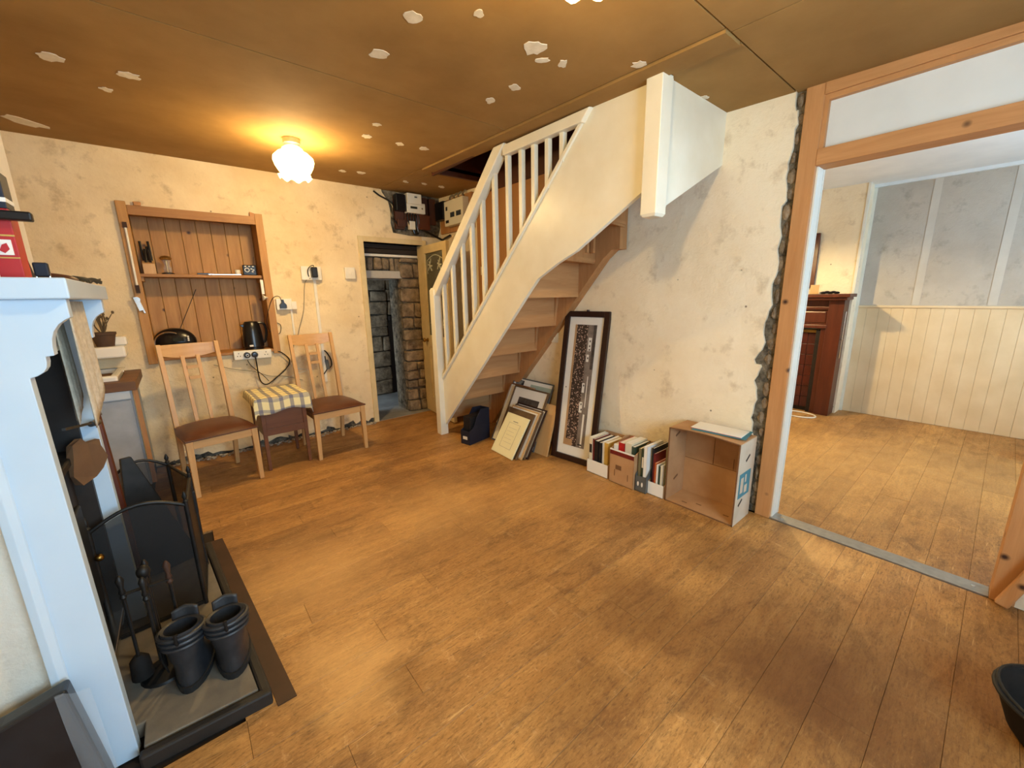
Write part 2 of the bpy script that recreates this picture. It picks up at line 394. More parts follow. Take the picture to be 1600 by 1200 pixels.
# long group photograph: rows of faces, standing on its end
t = NT('crowd_print', .35); v = t.coord('Object', (1, 1, 1)); d = t.voro(v, 62.0); n2 = t.noise(v, 30, 3)
t.color(t.mix(t.ramp(d, [(.22, 1.0), (.42, 0.0)]), t.mix(n2, (30, 22, 20), (80, 62, 54)), (206, 176, 156)))
pm('print_tan', (196, 158, 116), (176, 138, 98), 10, .4)
pm('print_grey', (150, 136, 124), (104, 94, 86), 14, .4)
pm('print_dark', (54, 46, 42), (90, 82, 76), 22, .4)

# ------------------------------------------------------------------ measures of the place
YB = 4.45                                                  # face of back wall
def cz(y): return 2.53 + .03 * (y - 4.45)                   # the old ceiling falls towards the front
def xw(y): return 2.70 - .0275 * (y - .82)                  # face of stair wall, a little out of square
CZ = lambda u, v: cz(v)

# ------------------------------------------------------------------ floor
floor = sempty('floor', 'worn oak strip floor running through both rooms')
MB().box(-1.25, 6.05, -1.35, 4.62, -.10, -.0135).build('subfloor', 'subfloor', floor)
def plank(x0, x1, y0, y1):
    g = .0004
    mb = MB(); cx, cy = (x0 + x1) / 2, (y0 + y1) / 2; dz = random.uniform(-.0012, 0)
    mb.box(x0 + g - cx, x1 - g - cx, y0 + g - cy, y1 - g - cy, -.013, 0)
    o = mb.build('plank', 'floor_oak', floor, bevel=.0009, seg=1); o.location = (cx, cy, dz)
PW = .152
y = -1.3; row = 0
while y < 4.44:
    y1 = min(y + PW, 4.45)
    xa = -1.2 if y < 1.3 or y > 2.9 else -.02
    for lo, hi in ((xa, 2.70), (2.80, 5.97)):
        if lo > 2.7 and y > 2.6: continue
        hi_ = hi if lo > 2.7 else (2.70 if y < .72 else min(2.70, xw(y) + .02))
        if lo < 0 and .83 < y < 1.75: hi_ = 2.335
        x = lo
        first = True
        while x < hi_ - .02:
            ln = random.choice((.75, 1.0, 1.25, 1.5)) * (random.uniform(.3, 1) if first else 1); first = False
            xe = x + ln
            if hi_ - xe < .25: xe = hi_
            plank(x, xe, y, y1); x = xe
    y = y1; row += 1
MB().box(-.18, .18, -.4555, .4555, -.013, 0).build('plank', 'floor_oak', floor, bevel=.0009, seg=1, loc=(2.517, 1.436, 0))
# ------------------------------------------------------------------ walls
wb = sempty('wall_back', 'cream plastered stone back wall with patchy stains')
core = MB()
AX0, AX1, AZ0, AZ1 = -.19, .705, .915, 2.115
DX0, DX1, DZ = 1.645, 2.335, 1.985
for x0, x1, z0, z1 in ((-1.25, AX0, 0, 2.62), (AX0, AX1, 0, AZ0), (AX0, AX1, AZ1, 2.62), (AX1, DX0, 0, 2.62), (DX0, DX1, DZ, 2.62), (DX1, 2.75, 0, 2.62)):
    core.box(x0, x1, YB + .02, YB + .14, z0, z1)
core.build('wall_core', 'mortar', wb)
def ragged(a, b, n, amp):                                    # a broken plaster edge between two points of a plane
    out = []
    for i in range(1, n):
        k = i / n; out.append((a[0] + (b[0] - a[0]) * k + random.uniform(-amp, amp) * .6, a[1] + (b[1] - a[1]) * k + random.uniform(-amp, amp)))
    return out
def skin(poly, name='plaster_skin', mat='plaster_back'):
    return MB().prism(poly, 'y', YB, YB + .03).build(name, mat, wb)
bl = ragged((AX0, .035), (-1.25, .035), 14, .025)
skin([(-1.25, .03), (-1.25, 2.62), (AX0, 2.62), (AX0, .04)] + bl)
skin([(AX0, .03), (AX0, AZ0), (AX1, AZ0), (AX1, .03)] + ragged((AX1, .035), (AX0, .035), 16, .028))
skin([(AX0, AZ1), (AX0, 2.62), (AX1, 2.62), (AX1, AZ1)])
skin([(AX1, .06), (AX1, 2.62), (DX0, 2.62), (DX0, .05)] + ragged((DX0, .04), (AX1, .04), 22, .035))
skin([(DX0, DZ), (DX0, 2.62)] + [(1.86, 2.62), (1.90, 2.50), (1.96, 2.42), (1.98, 2.3), (1.97, 2.2), (1.99, 2.10), (2.2, 2.08), (2.335, 2.085), (2.335, DZ)])
skin([(DX1, .03), (DX1, 2.085), (2.56, 2.08), (2.6, 2.2), (2.75, 2.2), (2.75, .03)], mat='plaster_white')

wr = sempty('wall_right', 'cream plastered wall beside the staircase')
mb = MB(); mb.prism([(xw(4.6) + .02, 4.6), (xw(.84) + .02, .835), (2.80, .835), (2.80, 4.6)], 'z', 0, 2.62); mb.build('wall_core', 'mortar', wr)
poly = [(4.5, 0), (4.5, 2.60), (.89, 2.60)]
edge = [(.885, 2.36), (.868, 2.30), (.872, 2.2), (.888, 2.08), (.878, 1.95), (.893, 1.8), (.885, 1.66), (.874, 1.56), (.896, 1.44), (.882, 1.32), (.91, 1.22), (.896, 1.1), (.945, .99), (.90, .95), (.932, .86), (.905, .74), (.926, .62), (.90, .5), (.912, .36), (.90, .2), (.905, 0)]
fine = []
for i, p in enumerate(edge):
    fine.append(p)
    if i < len(edge) - 1:
        q = edge[i + 1]
        for k in (.33, .66): fine.append((p[0] + (q[0] - p[0]) * k + random.uniform(-.010, .010), p[1] + (q[1] - p[1]) * k + random.uniform(-.015, .015)))
mb = MB(); mb.prism(poly + fine, 'x', lambda u, v: xw(u), lambda u, v: xw(u) + .03); mb.build('plaster_skin', 'plaster_cream', wr)
for k in range(26):                                          # broken stones and mortar lumps in the strip beside the post
    z = .08 + k * .092; yy = random.uniform(.848, .875)
    MB().ell((xw(yy) + .02, yy, z), (random.uniform(.008, .015), random.uniform(.012, .026), random.uniform(.025, .045)), 8, 6).jitter(.004).build('stone', 'stone', wr)
# the wall goes on past the opening
MB().box(2.70, 2.80, -1.35, -.225, 0, 2.62).build('wall_right_end', 'plaster_cream', wr)

MB().box(-1.35, -1.25, -1.35, 4.6, 0, 2.62).build('wall_left', 'plaster_cream'); struct(bpy.data.objects['wall_left'], 'cream plastered left wall behind the chimney breast')
cb = MB(); cb.box(-1.25, -.41, 1.56, 2.55, 1.30, 2.62); cb.box(-1.25, -.41, 1.56, 1.66, 0, 1.30); cb.box(-1.25, -.41, 2.22, 2.55, 0, 1.30); cb.box(-1.25, -.80, 1.66, 2.22, 0, 1.30)
struct(cb.build('wall_chimney', 'plaster_white'), 'plastered chimney breast behind the pale blue mantelpiece')
# front walls with the windows the daylight comes through
def front_wall(name, x0, x1, wx0, wx1, wz0, wz1, idx, label):
    fw_ = MB()
    for a, b, z0, z1 in ((x0, wx0, 0, 2.62), (wx1, x1, 0, 2.62), (wx0, wx1, 0, wz0), (wx0, wx1, wz1, 2.62)): fw_.box(a, b, -1.42, -1.3, z0, z1)
    struct(fw_.build(name, 'plaster_cream'), label)
    wn = sempty('window_%d' % idx, 'white painted timber sash window in the front wall')
    f = MB(); t_ = .05
    f.box(wx0, wx0 + t_, -1.4, -1.33, wz0, wz1).box(wx1 - t_, wx1, -1.4, -1.33, wz0, wz1).box(wx0, wx1, -1.4, -1.33, wz0, wz0 + t_).box(wx0, wx1, -1.4, -1.33, wz1 - t_, wz1).box(wx0, wx1, -1.385, -1.345, (wz0 + wz1) / 2 - .02, (wz0 + wz1) / 2 + .02)
    f.build('window_frame', 'white_gloss', wn); zm = (wz0 + wz1) / 2
    for z0, z1 in ((wz0 + t_, zm - .02), (zm + .02, wz1 - t_)): MB().box(wx0 + t_, wx1 - t_, -1.368, -1.364, z0, z1).build('pane', 'pane_glass', wn)
    MB().box(wx0 - .05, wx1 + .05, -1.34, -1.2, wz0 - .03, wz0).build('window_sill', 'white_gloss', wn)
front_wall('wall_front', -1.35, 2.80, 0.0, 1.5, .9, 2.1, 1, 'cream front wall behind the photographer')
front_wall('wall_front_second_room', 2.80, 6.1, 3.8, 5.2, .9, 2.1, 2, 'front wall of the second room')

# ------------------------------------------------------------------ ceiling
ce = sempty('ceiling', 'brown unpainted plasterboard ceiling with filler patches')
def cboard(poly, dz=0, name='board'):
    return MB().prism(poly, 'z', lambda u, v: cz(v) + dz, lambda u, v: cz(v) + .03).build(name, 'ceiling_board', ce)
g = .004
def rect(x0, x1, y0, y1): return [(x0 + g, y0 + g), (x1 - g, y0 + g), (x1 - g, y1 - g), (x0 + g, y1 - g)]
cboard(rect(-1.25, 1.86, 2.28, YB + .02)); cboard(rect(-1.25, 1.86, .885, 2.28)); cboard(rect(-1.25, 1.90, -1.35, .885))
cboard(rect(1.86, 2.0, 3.47, YB + .02)); cboard(rect(2.0, 2.68, 3.47, YB + .02))
cboard(rect(1.86, 2.005, .885, 3.47), -.012, 'cover_strip')
cboard(rect(2.005, 2.74, .885, 1.25)); cboard(rect(1.90, 2.74, -1.35, .885))
MB().prism([(-1.25, -1.35), (2.0, -1.35), (2.0, 4.6), (-1.25, 4.6)], 'z', lambda u, v: cz(v) + .03, lambda u, v: cz(v) + .06).build('joist_backing', 'ceiling_board', ce)
MB().prism([(2.0, -1.35), (2.82, -1.35), (2.82, 1.25), (2.0, 1.25)], 'z', lambda u, v: cz(v) + .03, lambda u, v: cz(v) + .06).build('joist_backing', 'ceiling_board', ce)
MB().prism([(2.0, 3.47), (2.82, 3.47), (2.82, 4.6), (2.0, 4.6)], 'z', lambda u, v: cz(v) + .03, lambda u, v: cz(v) + .06).build('joist_backing', 'ceiling_board', ce)
def patch(x, y, w_, l_, a):
    n = 14; pts = []
    for i in range(n):
        t_ = 2 * math.pi * i / n; rr = random.uniform(.62, 1.1); px, py = w_ / 2 * rr * math.cos(t_), l_ / 2 * rr * math.sin(t_)
        pts.append((x + px * math.cos(a) - py * math.sin(a), y + px * math.sin(a) + py * math.cos(a)))
    MB().prism(pts, 'z', lambda u, v: cz(v) - .0022, lambda u, v: cz(v) + .004).build('filler_patch', 'filler', ce)
for a_ in ((-0.26, 2.92, 0.116, 0.094, -0.7), (0.0, 2.92, 0.101, 0.093, -0.7), (-0.1, 3.19, 0.061, 0.07, -0.7), (-0.54, 4.12, 0.146, 0.22, -0.7), (0.87, 1.62, 0.088, 0.085, -0.7), (1.05, 1.44, 0.043, 0.052, -0.7), (0.87, 1.95, 0.097, 0.086, -0.7), (1.37, 1.47, 0.105, 0.125, -0.7), (1.46, 1.52, 0.07, 0.048, -0.7), (1.55, 1.48, 0.047, 0.072, -0.7), (1.53, 1.8, 0.073, 0.083, -0.7), (1.52, 2.0, 0.057, 0.087, -0.7), (1.83, 1.26, 0.077, 0.07, -0.7), (1.92, 1.24, 0.072, 0.061, -0.7), (1.17, 2.74, 0.065, 0.066, -0.7), (1.2, 2.99, 0.079, 0.078, -0.7), (1.44, 2.99, 0.065, 0.084, -0.7), (1.62, 2.97, 0.077, 0.089, -0.7), (1.95, 2.84, 0.05, 0.078, -0.7), (1.35, 3.99, 0.069, 0.09, -0.7), (1.5, 3.94, 0.082, 0.091, -0.7), (1.95, 3.98, 0.051, 0.104, -0.7), (2.13, 3.94, 0.058, 0.107, -0.7), (2.33, 3.94, 0.06, 0.113, -0.7), (2.39, 1.23, 0.062, 0.05, -0.7)): patch(*a_)
# ------------------------------------------------------------------ stairwell above the ceiling
sw = sempty('wall_stairwell', 'dark brown boarded lining of the stairwell')
MB().box(2.0, 2.66, 3.47, 3.50, 2.49, 3.4).build('lining_board', 'lining_dark', sw)
MB().box(1.975, 2.0, 1.25, 3.5, 2.47, 3.4).build('lining_board', 'lining_dark', sw)
MB().box(2.0, 2.70, 1.22, 1.25, 2.44, 3.4).build('lining_board', 'lining_dark', sw)
MB().prism([(xw(3.5) - .01, 3.5), (xw(1.25) - .01, 1.25), (xw(1.25) + .02, 1.25), (xw(3.5) + .02, 3.5)], 'z', 2.40, 3.4).build('lining_board', 'lining_dark', sw)
MB().box(1.975, 2.72, 1.22, 3.5, 3.4, 3.43).build('lining_top', 'lining_dark', sw)
MB().prism([(3.72, .62), (3.72, 2.42), (1.3, 2.42), (1.3, 2.2), (2.0, 2.2), (2.25, 2.0), (3.6, .62)], 'x', lambda u, v: xw(u) - .012, lambda u, v: xw(u) + .005).build('lining_panel', 'lining_brown', sw)

# ------------------------------------------------------------------ staircase
st = thing('staircase', 'white painted open staircase climbing along the right wall', 'staircase', (2.0, 3.55, 0))
SO = (-2.0, -3.55, 0)
def sb(mb, name, mat, parent=None, **k):
    o = mb.build(name, mat, parent or st, **k)
    if not parent: o.location = SO
    return o
mb = MB(); mb.prism([(3.54, .10), (3.54, .59), (1.70, 2.437), (1.29, 2.4245), (1.29, 1.945), (1.78, 1.667), (1.948, 1.602), (2.135, 1.511), (2.215, 1.435), (2.25, 1.40)], 'x', 2.0, 2.03)
string = sb(mb, 'string_board', 'stair_white', bevel=.002)
MB().prism([(3.54, .575), (3.54, .61), (1.675, 2.47), (1.64, 2.47)], 'x', 1.985, 2.05).build('capping', 'stair_white', string, bevel=.003)
mb = MB(); mb.box(1.945, 2.03, 3.535, 3.62, 0, 1.46).taper((1.9875, 3.5775, 1.46), (.085, .085), (1.9875, 3.5775, 1.485), (.06, .06)); sb(mb, 'newel_post', 'stair_white', bevel=.004)
mb = MB(); mb.prism([(3.58, 1.365), (3.58, 1.48), (2.555, 2.45), (2.43, 2.45)], 'x', 1.955, 2.03); sb(mb, 'handrail', 'stair_white', bevel=.006)
mb = MB(); mb.prism([(2.46, 2.375), (2.46, 2.44), (1.67, 2.43), (1.73, 2.37)], 'x', 1.965, 2.02); sb(mb, 'top_rail', 'stair_white', bevel=.004)
for yb in (3.44, 3.266, 3.089, 2.937, 2.778, 2.614, 2.449, 2.30, 2.171, 2.04, 1.911):
    z0 = .6 + (3.54 - yb) * .985; z1 = min(1.40 + (3.58 - yb) * .947, 2.40)
    mb = MB(); mb.box(1.992, 2.027, yb - .017, yb + .017, z0, z1); sb(mb, 'baluster', 'stair_white', bevel=.002)
mb = MB(); mb.box(1.95, 2.045, 1.21, 1.30, 1.80, 2.432).taper((1.9975, 1.255, 1.80), (.095, .09), (1.9975, 1.255, 1.785), (.075, .07)); sb(mb, 'hanging_post', 'stair_white', bevel=.004)
mb = MB(); mb.prism([(2.045, 1.83), (2.69, 2.15), (2.69, 2.435), (2.045, 2.435)], 'y', 1.235, 1.258); sb(mb, 'end_panel', 'stair_white', bevel=.001)
mb = MB(); mb.box(2.045, 2.065, 1.222, 1.236, 1.84, 2.43); sb(mb, 'panel_bead', 'stair_white')
for i in range(-1, 5):
    y0 = 3.27 - .25 * i; z0 = .43 + .243 * i; z1 = z0 + .243
    if i < 4:
        mb = MB(); mb.box(2.03, 2.57, y0 - .012, y0, max(z0 - .022, .0), z1); sb(mb, 'riser', 'raw_pine')
        mb = MB(); mb.box(2.03, 2.57, y0 - .25, y0 + .02, z1 - .022, z1); sb(mb, 'tread', 'raw_pine')
        mb = MB(); mb.prism([(y0 - .04, z1 - .023), (y0 - .013, z1 - .023), (y0 - .013, z0)], 'x', 2.545, 2.57); sb(mb, 'wedge', 'raw_pine_z')
# winder steps at the head of the flight
def riser(a, b, z0, z1, name='winder_riser'):
    mb = MB(); d = Vector((b[0] - a[0], b[1] - a[1], 0)).normalized(); nrm = Vector((d.y, -d.x, 0)) * .014
    mb.prism([a, b, (b[0] + nrm.x, b[1] + nrm.y), (a[0] + nrm.x, a[1] + nrm.y)], 'z', z0, z1); sb(mb, name, 'raw_pine_z')
mb = MB(); mb.box(2.03, 2.57, 2.258, 2.27, 1.38, 1.645); sb(mb, 'riser', 'raw_pine')
mb = MB(); mb.prism([(2.03, 2.27), (2.60, 2.27), (2.60, 2.10), (2.03, 1.96)], 'z', 1.643, 1.665); sb(mb, 'winder_tread', 'raw_pine')
riser((2.03, 1.97), (2.60, 2.12), 1.63, 1.90)
mb = MB(); mb.prism([(2.03, 1.97), (2.60, 2.12), (2.62, 1.86), (2.03, 1.74)], 'z', 1.888, 1.91); sb(mb, 'winder_tread', 'raw_pine')
riser((2.03, 1.75), (2.62, 1.88), 1.87, 2.14)
mb = MB(); mb.prism([(2.03, 1.75), (2.62, 1.88), (2.66, 1.26), (2.03, 1.26)], 'z', 2.13, 2.16); sb(mb, 'landing_board', 'raw_pine')
for xx in (2.40, 2.47): 
    mb = MB(); mb.box(xx, xx + .022, 2.03, 2.06, 1.70, 1.89); sb(mb, 'wedge', 'raw_pine_z')
mb = MB(); mb.prism([(3.5, .0), (3.40, .12), (2.02, 1.66), (1.94, 1.72), (1.87, 1.72), (1.87, 2.14), (2.2, 2.14), (3.6, .72), (3.6, 0)], 'x', 2.57, 2.655); sb(mb, 'wall_string', 'raw_pine_z')

# ------------------------------------------------------------------ timber frame of the opening to the second room
tr_ = sempty('trim_1', 'bare pine post and beams framing the opening to the second room')
MB().box(2.695, 2.815, .755, .838, 0, 2.43).build('post', 'joinery', tr_, bevel=.003)
MB().box(2.815, 2.83, .745, .84, 0, 2.43).build('lining_strip', 'white_gloss', tr_)
MB().box(2.72, 2.81, .747, .756, 0, 2.035).build('stop_strip', 'white_gloss', tr_)
MB().box(2.695, 2.815, -.225, -.15, 0, 2.42).build('post', 'joinery', tr_, bevel=.003)
MB().box(2.692, 2.82, -.15, .756, 2.035, 2.115).build('beam', 'joinery_y', tr_, bevel=.003)
MB().box(2.692, 2.80, -1.3, .756, 2.365, 2.425).build('beam', 'joinery_y', tr_, bevel=.003)
MB().box(2.705, 2.735, -.15, .735, 2.34, 2.366).build('bead', 'joinery_y', tr_); MB().box(2.705, 2.735, .735, .757, 2.115, 2.366).build('bead', 'joinery', tr_)
MB().box(2.735, 2.76, -.15, .757, 2.115, 2.37).build('transom_panel', 'white_board', tr_)
th = sempty('trim_2', 'grey metal threshold strip across the opening')
MB().box(2.705, 2.80, -.15, .756, -.013, .006).build('threshold_strip', 'steel_strip', th, bevel=.002)
for yy in (.70, -.10): MB().cyl((2.75, yy, .005), (2.75, yy, .0085), .008).build('screw', 'chrome', th, smooth=True)

# ------------------------------------------------------------------ door frame and open glazed door
tf = sempty('trim_3', 'cream painted door frame in the back wall')
MB().box(DX0 - .055, DX0, YB - .018, YB + .12, 0, DZ + .055).build('jamb', 'cream_paint', tf, bevel=.003)
MB().box(DX1 - .01, DX1 + .045, YB - .018, YB + .12, 0, DZ + .055).build('jamb', 'cream_paint', tf, bevel=.003)
MB().box(DX0, DX1 - .01, YB - .018, YB + .12, DZ, DZ + .055).build('head', 'cream_paint', tf, bevel=.003)
MB().box(DX0, DX0 + .012, YB + .03, YB + .05, 0, DZ).build('stop', 'white_gloss', tf)
dr = sempty('door_1', 'cream half glazed door standing open, etched flowers in its glass', (2.318, 4.425, 0))
dr.rotation_euler = (0, 0, R(-95))                          # local x runs from the hinge to the free edge
DW, DH = .665, 1.965
d = MB(); T = .019
d.box(0, .095, -T, T, .012, DH).box(DW - .095, DW, -T, T, .012, DH).box(.095, DW - .095, -T, T, DH - .085, DH).box(.095, DW - .095, -T, T, .82, .96).box(.095, DW - .095, -T, T, .012, .20)
d.build('door_frame', 'cream_paint', dr, bevel=.003)
MB().box(.095, DW - .095, -.008, .008, .20, .82).build('lower_panel', 'cream_paint', dr)
MB().box(.095, DW - .095, -.004, .004, .96, DH - .085).build('pane', 'etched_glass', dr)
et = MB()
def leaf(cx, cz_, a, l, w_):
    pts = []
    for k in range(8):
        t_ = 2 * math.pi * k / 8; u, v_ = l * math.cos(t_) / 2 + l / 2, w_ * math.sin(t_) / 2
        pts.append((cx + u * math.cos(a) - v_ * math.sin(a), cz_ + u * math.sin(a) + v_ * math.cos(a)))
    et.prism(pts, 'y', -.0055, .0055)
for cx, cz_, n, s in ((.21, 1.74, 5, .07), (.455, 1.74, 5, .07), (.33, 1.42, 7, .085), (.33, 1.12, 6, .075), (.18, 1.10, 4, .05), (.48, 1.10, 4, .05)):
    for k in range(n + 3): leaf(cx + .012 * math.cos(k * 2.1), cz_ + .012 * math.sin(k * 1.7), 2 * math.pi * k / (n + 3) + .35 * math.sin(k * 1.3), s * (1.1 if k % 2 else .7), s * .26)
arc = [(.13 + .405 * k / 16, 0, 1.80 + .05 * math.sin(math.pi * k / 16)) for k in range(17)]
et.tube(arc, .006, 6); et.tube([(.13, 0, 1.80), (.118, 0, 1.72), (.13, 0, 1.66)], .005, 6); et.tube([(.535, 0, 1.80), (.547, 0, 1.72), (.535, 0, 1.66)], .005, 6)
et.build('etched_flowers', 'etch_white', dr)
for s in (-1, 1):
    k = MB(); k.lathe([(0.0, .062), (.018, .06), (.026, .05), (.024, .038), (.012, .03), (.012, .008), (.024, .006), (.024, 0)], n=16)
    o = k.build('door_knob', 'brass', dr, smooth=True); o.location = (.06, s * T, .90); o.rotation_euler = (R(-90 * s), 0, 0)

# ------------------------------------------------------------------ stone passage behind the door
ps = sempty('wall_passage', 'rough stone walls of the dark passage behind the door')
def stone(x0, x1, y0, y1, z0, z1):
    n = MB(); cx, cy, c_ = (x0 + x1) / 2, (y0 + y1) / 2, (z0 + z1) / 2
    n.box(x0 - cx, x1 - cx, y0 - cy, y1 - cy, z0 - c_, z1 - c_).jitter(.012)
    o = n.build('stone', 'stone', ps, bevel=.018, seg=2, smooth=False); o.location = (cx, cy + random.uniform(-.012, .012), c_)
def stones(x0, x1, z0, z1, y0, y1, hmin=.11, hmax=.19, wmin=.13, wmax=.26):
    z = z0
    while z < z1 - .03:
        h = random.uniform(hmin, hmax); h = h if z1 - z - h > .05 else z1 - z
        x = x0 - random.uniform(0, .0)
        while x < x1 - .02:
            w_ = random.uniform(wmin, wmax); w_ = w_ if x1 - x - w_ > .07 else x1 - x
            stone(x + .006, x + w_ - .006, y0, y1, z + .006, z + h - .006); x += w_
        z += h
MB().box(2.11, 2.45, 4.60, 4.95, -.05, 1.85).build('mortar_bed', 'mortar', ps)
stones(2.09, 2.34, 0, 1.85, 4.56, 4.66)
for k, yy in enumerate((4.72, 4.85)): pass
x = 1.66
while x < 2.08:                                              # upright stones above the inner lintel
    w_ = random.uniform(.06, .1); stone(x, x + w_ - .008, 4.60, 4.72, 1.70 + random.uniform(-.015, .02), 1.845); x += w_
MB().box(1.60, 2.10, 4.66, 4.95, 1.69, 1.86).build('mortar_bed', 'mortar', ps)
MB().box(1.62, 2.12, 4.575, 4.95, 1.615, 1.70).build('lintel', 'plaster_grey', ps, bevel=.008)
MB().box(1.56, 1.70, 4.60, 4.95, 0, 1.62).build('mortar_bed', 'mortar', ps); stones(1.60, 1.705, 0, 1.615, 4.58, 4.66, wmin=.1, wmax=.2)
MB().box(1.60, 2.36, 4.58, 5.0, 1.855, 1.88).build('soffit', 'plaster_white', ps)
for z0, z1 in ((1.885, 1.935), (1.938, 1.985)): MB().box(1.58, 2.38, 4.572, 4.70, z0, z1).jitter(.006).build('lintel_beam', 'dark_beam', ps, bevel=.006)
MB().box(.85, 3.1, 5.80, 5.95, 0, 2.4).build('mortar_bed', 'mortar', ps)
stones(1.5, 2.38, 0, 2.0, 5.70, 5.82, .14, .24, .2, .36); stones(2.38, 2.75, 1.15, 2.0, 5.70, 5.82, .14, .24, .16, .3)
MB().box(2.38, 2.75, 5.66, 5.84, 1.08, 1.14).build('dark_shelf', 'dark_beam', ps)
MB().box(2.38, 2.75, 5.74, 5.82, 0, 1.08).build('dark_cupboard_front', 'dark_frame', ps)
MB().box(2.95, 3.1, 4.6, 5.9, 0, 2.4).build('passage_end', 'mortar', ps); MB().box(.85, 3.1, 4.6, 5.95, 2.2, 2.3).build('passage_ceiling', 'plaster_grey', ps)
MB().box(.85, 1.56, 4.60, 4.70, 0, 2.25).build('passage_side', 'mortar', ps)
MB().box(.85, 3.1, 4.60, 5.95, -.06, -.004).build('passage_floor', 'slate_floor', ps)
MB().box(DX0, DX1, 4.45, 4.585, -.05, .002).build('door_sill', 'slate_floor', ps)

# ------------------------------------------------------------------ second room
MB().box(5.97, 6.07, -1.42, 2.7, 1.215, 2.62).build('wall_second_room', 'plaster_grey'); ws = struct(bpy.data.objects['wall_second_room'], 'grey-cream plastered wall above the boarding in the second room')
for yy in (.62, .10, -.5): MB().box(5.966, 5.971, yy - .03, yy + .03, 1.235, 2.49).build('cover_strip', 'strip_grey', ws)
MB().box(5.99, 6.07, -1.42, 2.7, 0, 1.22).build('board_backing', 'tongue_cream', ws)
yy = 1.30
while yy > -1.4:
    MB().box(5.968, 5.992, yy - .1, yy - .0012, .0, 1.212).build('wall_board', 'tongue_cream', ws, bevel=.0018, seg=1); yy -= .1
MB().box(5.952, 5.985, -1.4, 1.30, 1.205, 1.228).build('dado_rail', 'tongue_cream', ws, bevel=.003)
wc = MB().box(5.75, 5.99, 1.10, 2.7, 0, 2.6).build('wall_second_chimney', 'plaster_cream'); struct(wc, 'cream chimney breast of the second room')
MB().box(5.95, 5.975, 1.075, 1.102, 0, 2.5).build('corner_bead', 'white_gloss', wc)
MB().box(5.742, 5.76, 1.092, 1.115, 1.36, 2.5).build('corner_bead', 'white_gloss', wc)
struct(MB().box(2.80, 6.07, 2.6, 2.7, 0, 2.62).build('wall_second_side', 'plaster_cream'), 'far side wall of the second room')
struct(MB().box(2.80, 6.07, -1.42, 2.7, 2.485, 2.55).build('ceiling_second_room', 'ceiling_white'), 'white painted ceiling of the second room')
MB().box(5.93, 5.972, -1.4, 1.1, 2.455, 2.487).build('coving', 'ceiling_white', bpy.data.objects['ceiling_second_room'])

# ------------------------------------------------------------------ ceiling lamps
def lamp(x, y, label, power):
    t = thing('ceiling_lamp', label, 'lamp', (x, y, cz(y)), group='glass ceiling lamps')
    MB().lathe([(0, .0), (.056, 0), (.058, -.006), (.056, -.034), (.05, -.04), (.046, -.052), (.02, -.054), (0, -.054)], n=28).build('gallery', 'steel_strip', t, smooth=True)
    def rip(i, a, r, z):
        k = max(0, i - 8) / 3; return r * (1 + .07 * k * math.cos(8 * a)), z + .012 * k * math.cos(8 * a)
    MB().lathe([(.046, -.05), (.066, -.064), (.07, -.078), (.10, -.094), (.128, -.122), (.132, -.145), (.122, -.178), (.104, -.21), (.09, -.226), (.088, -.234), (.098, -.244), (.106, -.252)], n=48, ripple=rip).build('glass_shade', 'lamp_glass', t, smooth=True)
    b = MB(); b.ell((0, 0, -.135), (.033, .033, .042)); b.cyl((0, 0, -.05), (0, 0, -.10), .015); b.build('bulb', 'bulb_glow', t, smooth=True)
    l = bpy.data.lights.new('lamp_light', 'POINT'); l.energy = power; l.color = LAMP_COL; l.shadow_soft_size = .045
    o = bpy.data.objects.new('lamp_light', l); COL.objects.link(o); o.parent = t; o.location = (0, 0, -.19)
lamp(.81, 3.38, 'glowing scalloped glass ceiling lamp above the two chairs', LAMP_POWER[0])
lamp(.90, .775, 'glowing scalloped glass ceiling lamp at the top edge of the photo', LAMP_POWER[1])
# pendant of the second room: it hangs behind the stair wall and throws the light across the mantelpiece and the threshold
t = thing('pendant_lamp', 'metal shaded pendant lamp of the second room, behind the stair wall', 'lamp', (4.45, 1.85, 2.485))
MB().cyl((0, 0, 0), (0, 0, -.30), .004).build('flex', 'cable_white', t); MB().lathe([(0, -.012), (.04, -.012), (.045, 0)], n=20).build('ceiling_rose', 'white_plastic', t, smooth=True)
MB().lathe([(.02, -.29), (.05, -.30), (.12, -.40), (.15, -.47), (.148, -.47), (.117, -.402), (.05, -.305)], n=28).build('lamp_shade', 'white_gloss', t, smooth=True)
MB().ell((0, 0, -.38), (.03, .03, .04)).build('bulb', 'bulb_glow', t, smooth=True)
l = bpy.data.lights.new('pendant_light', 'POINT'); l.energy = LAMP_POWER[2]; l.color = LAMP_COL; l.shadow_soft_size = .03
o = bpy.data.objects.new('pendant_light', l); COL.objects.link(o); o.parent = t; o.location = (0, 0, -.435)

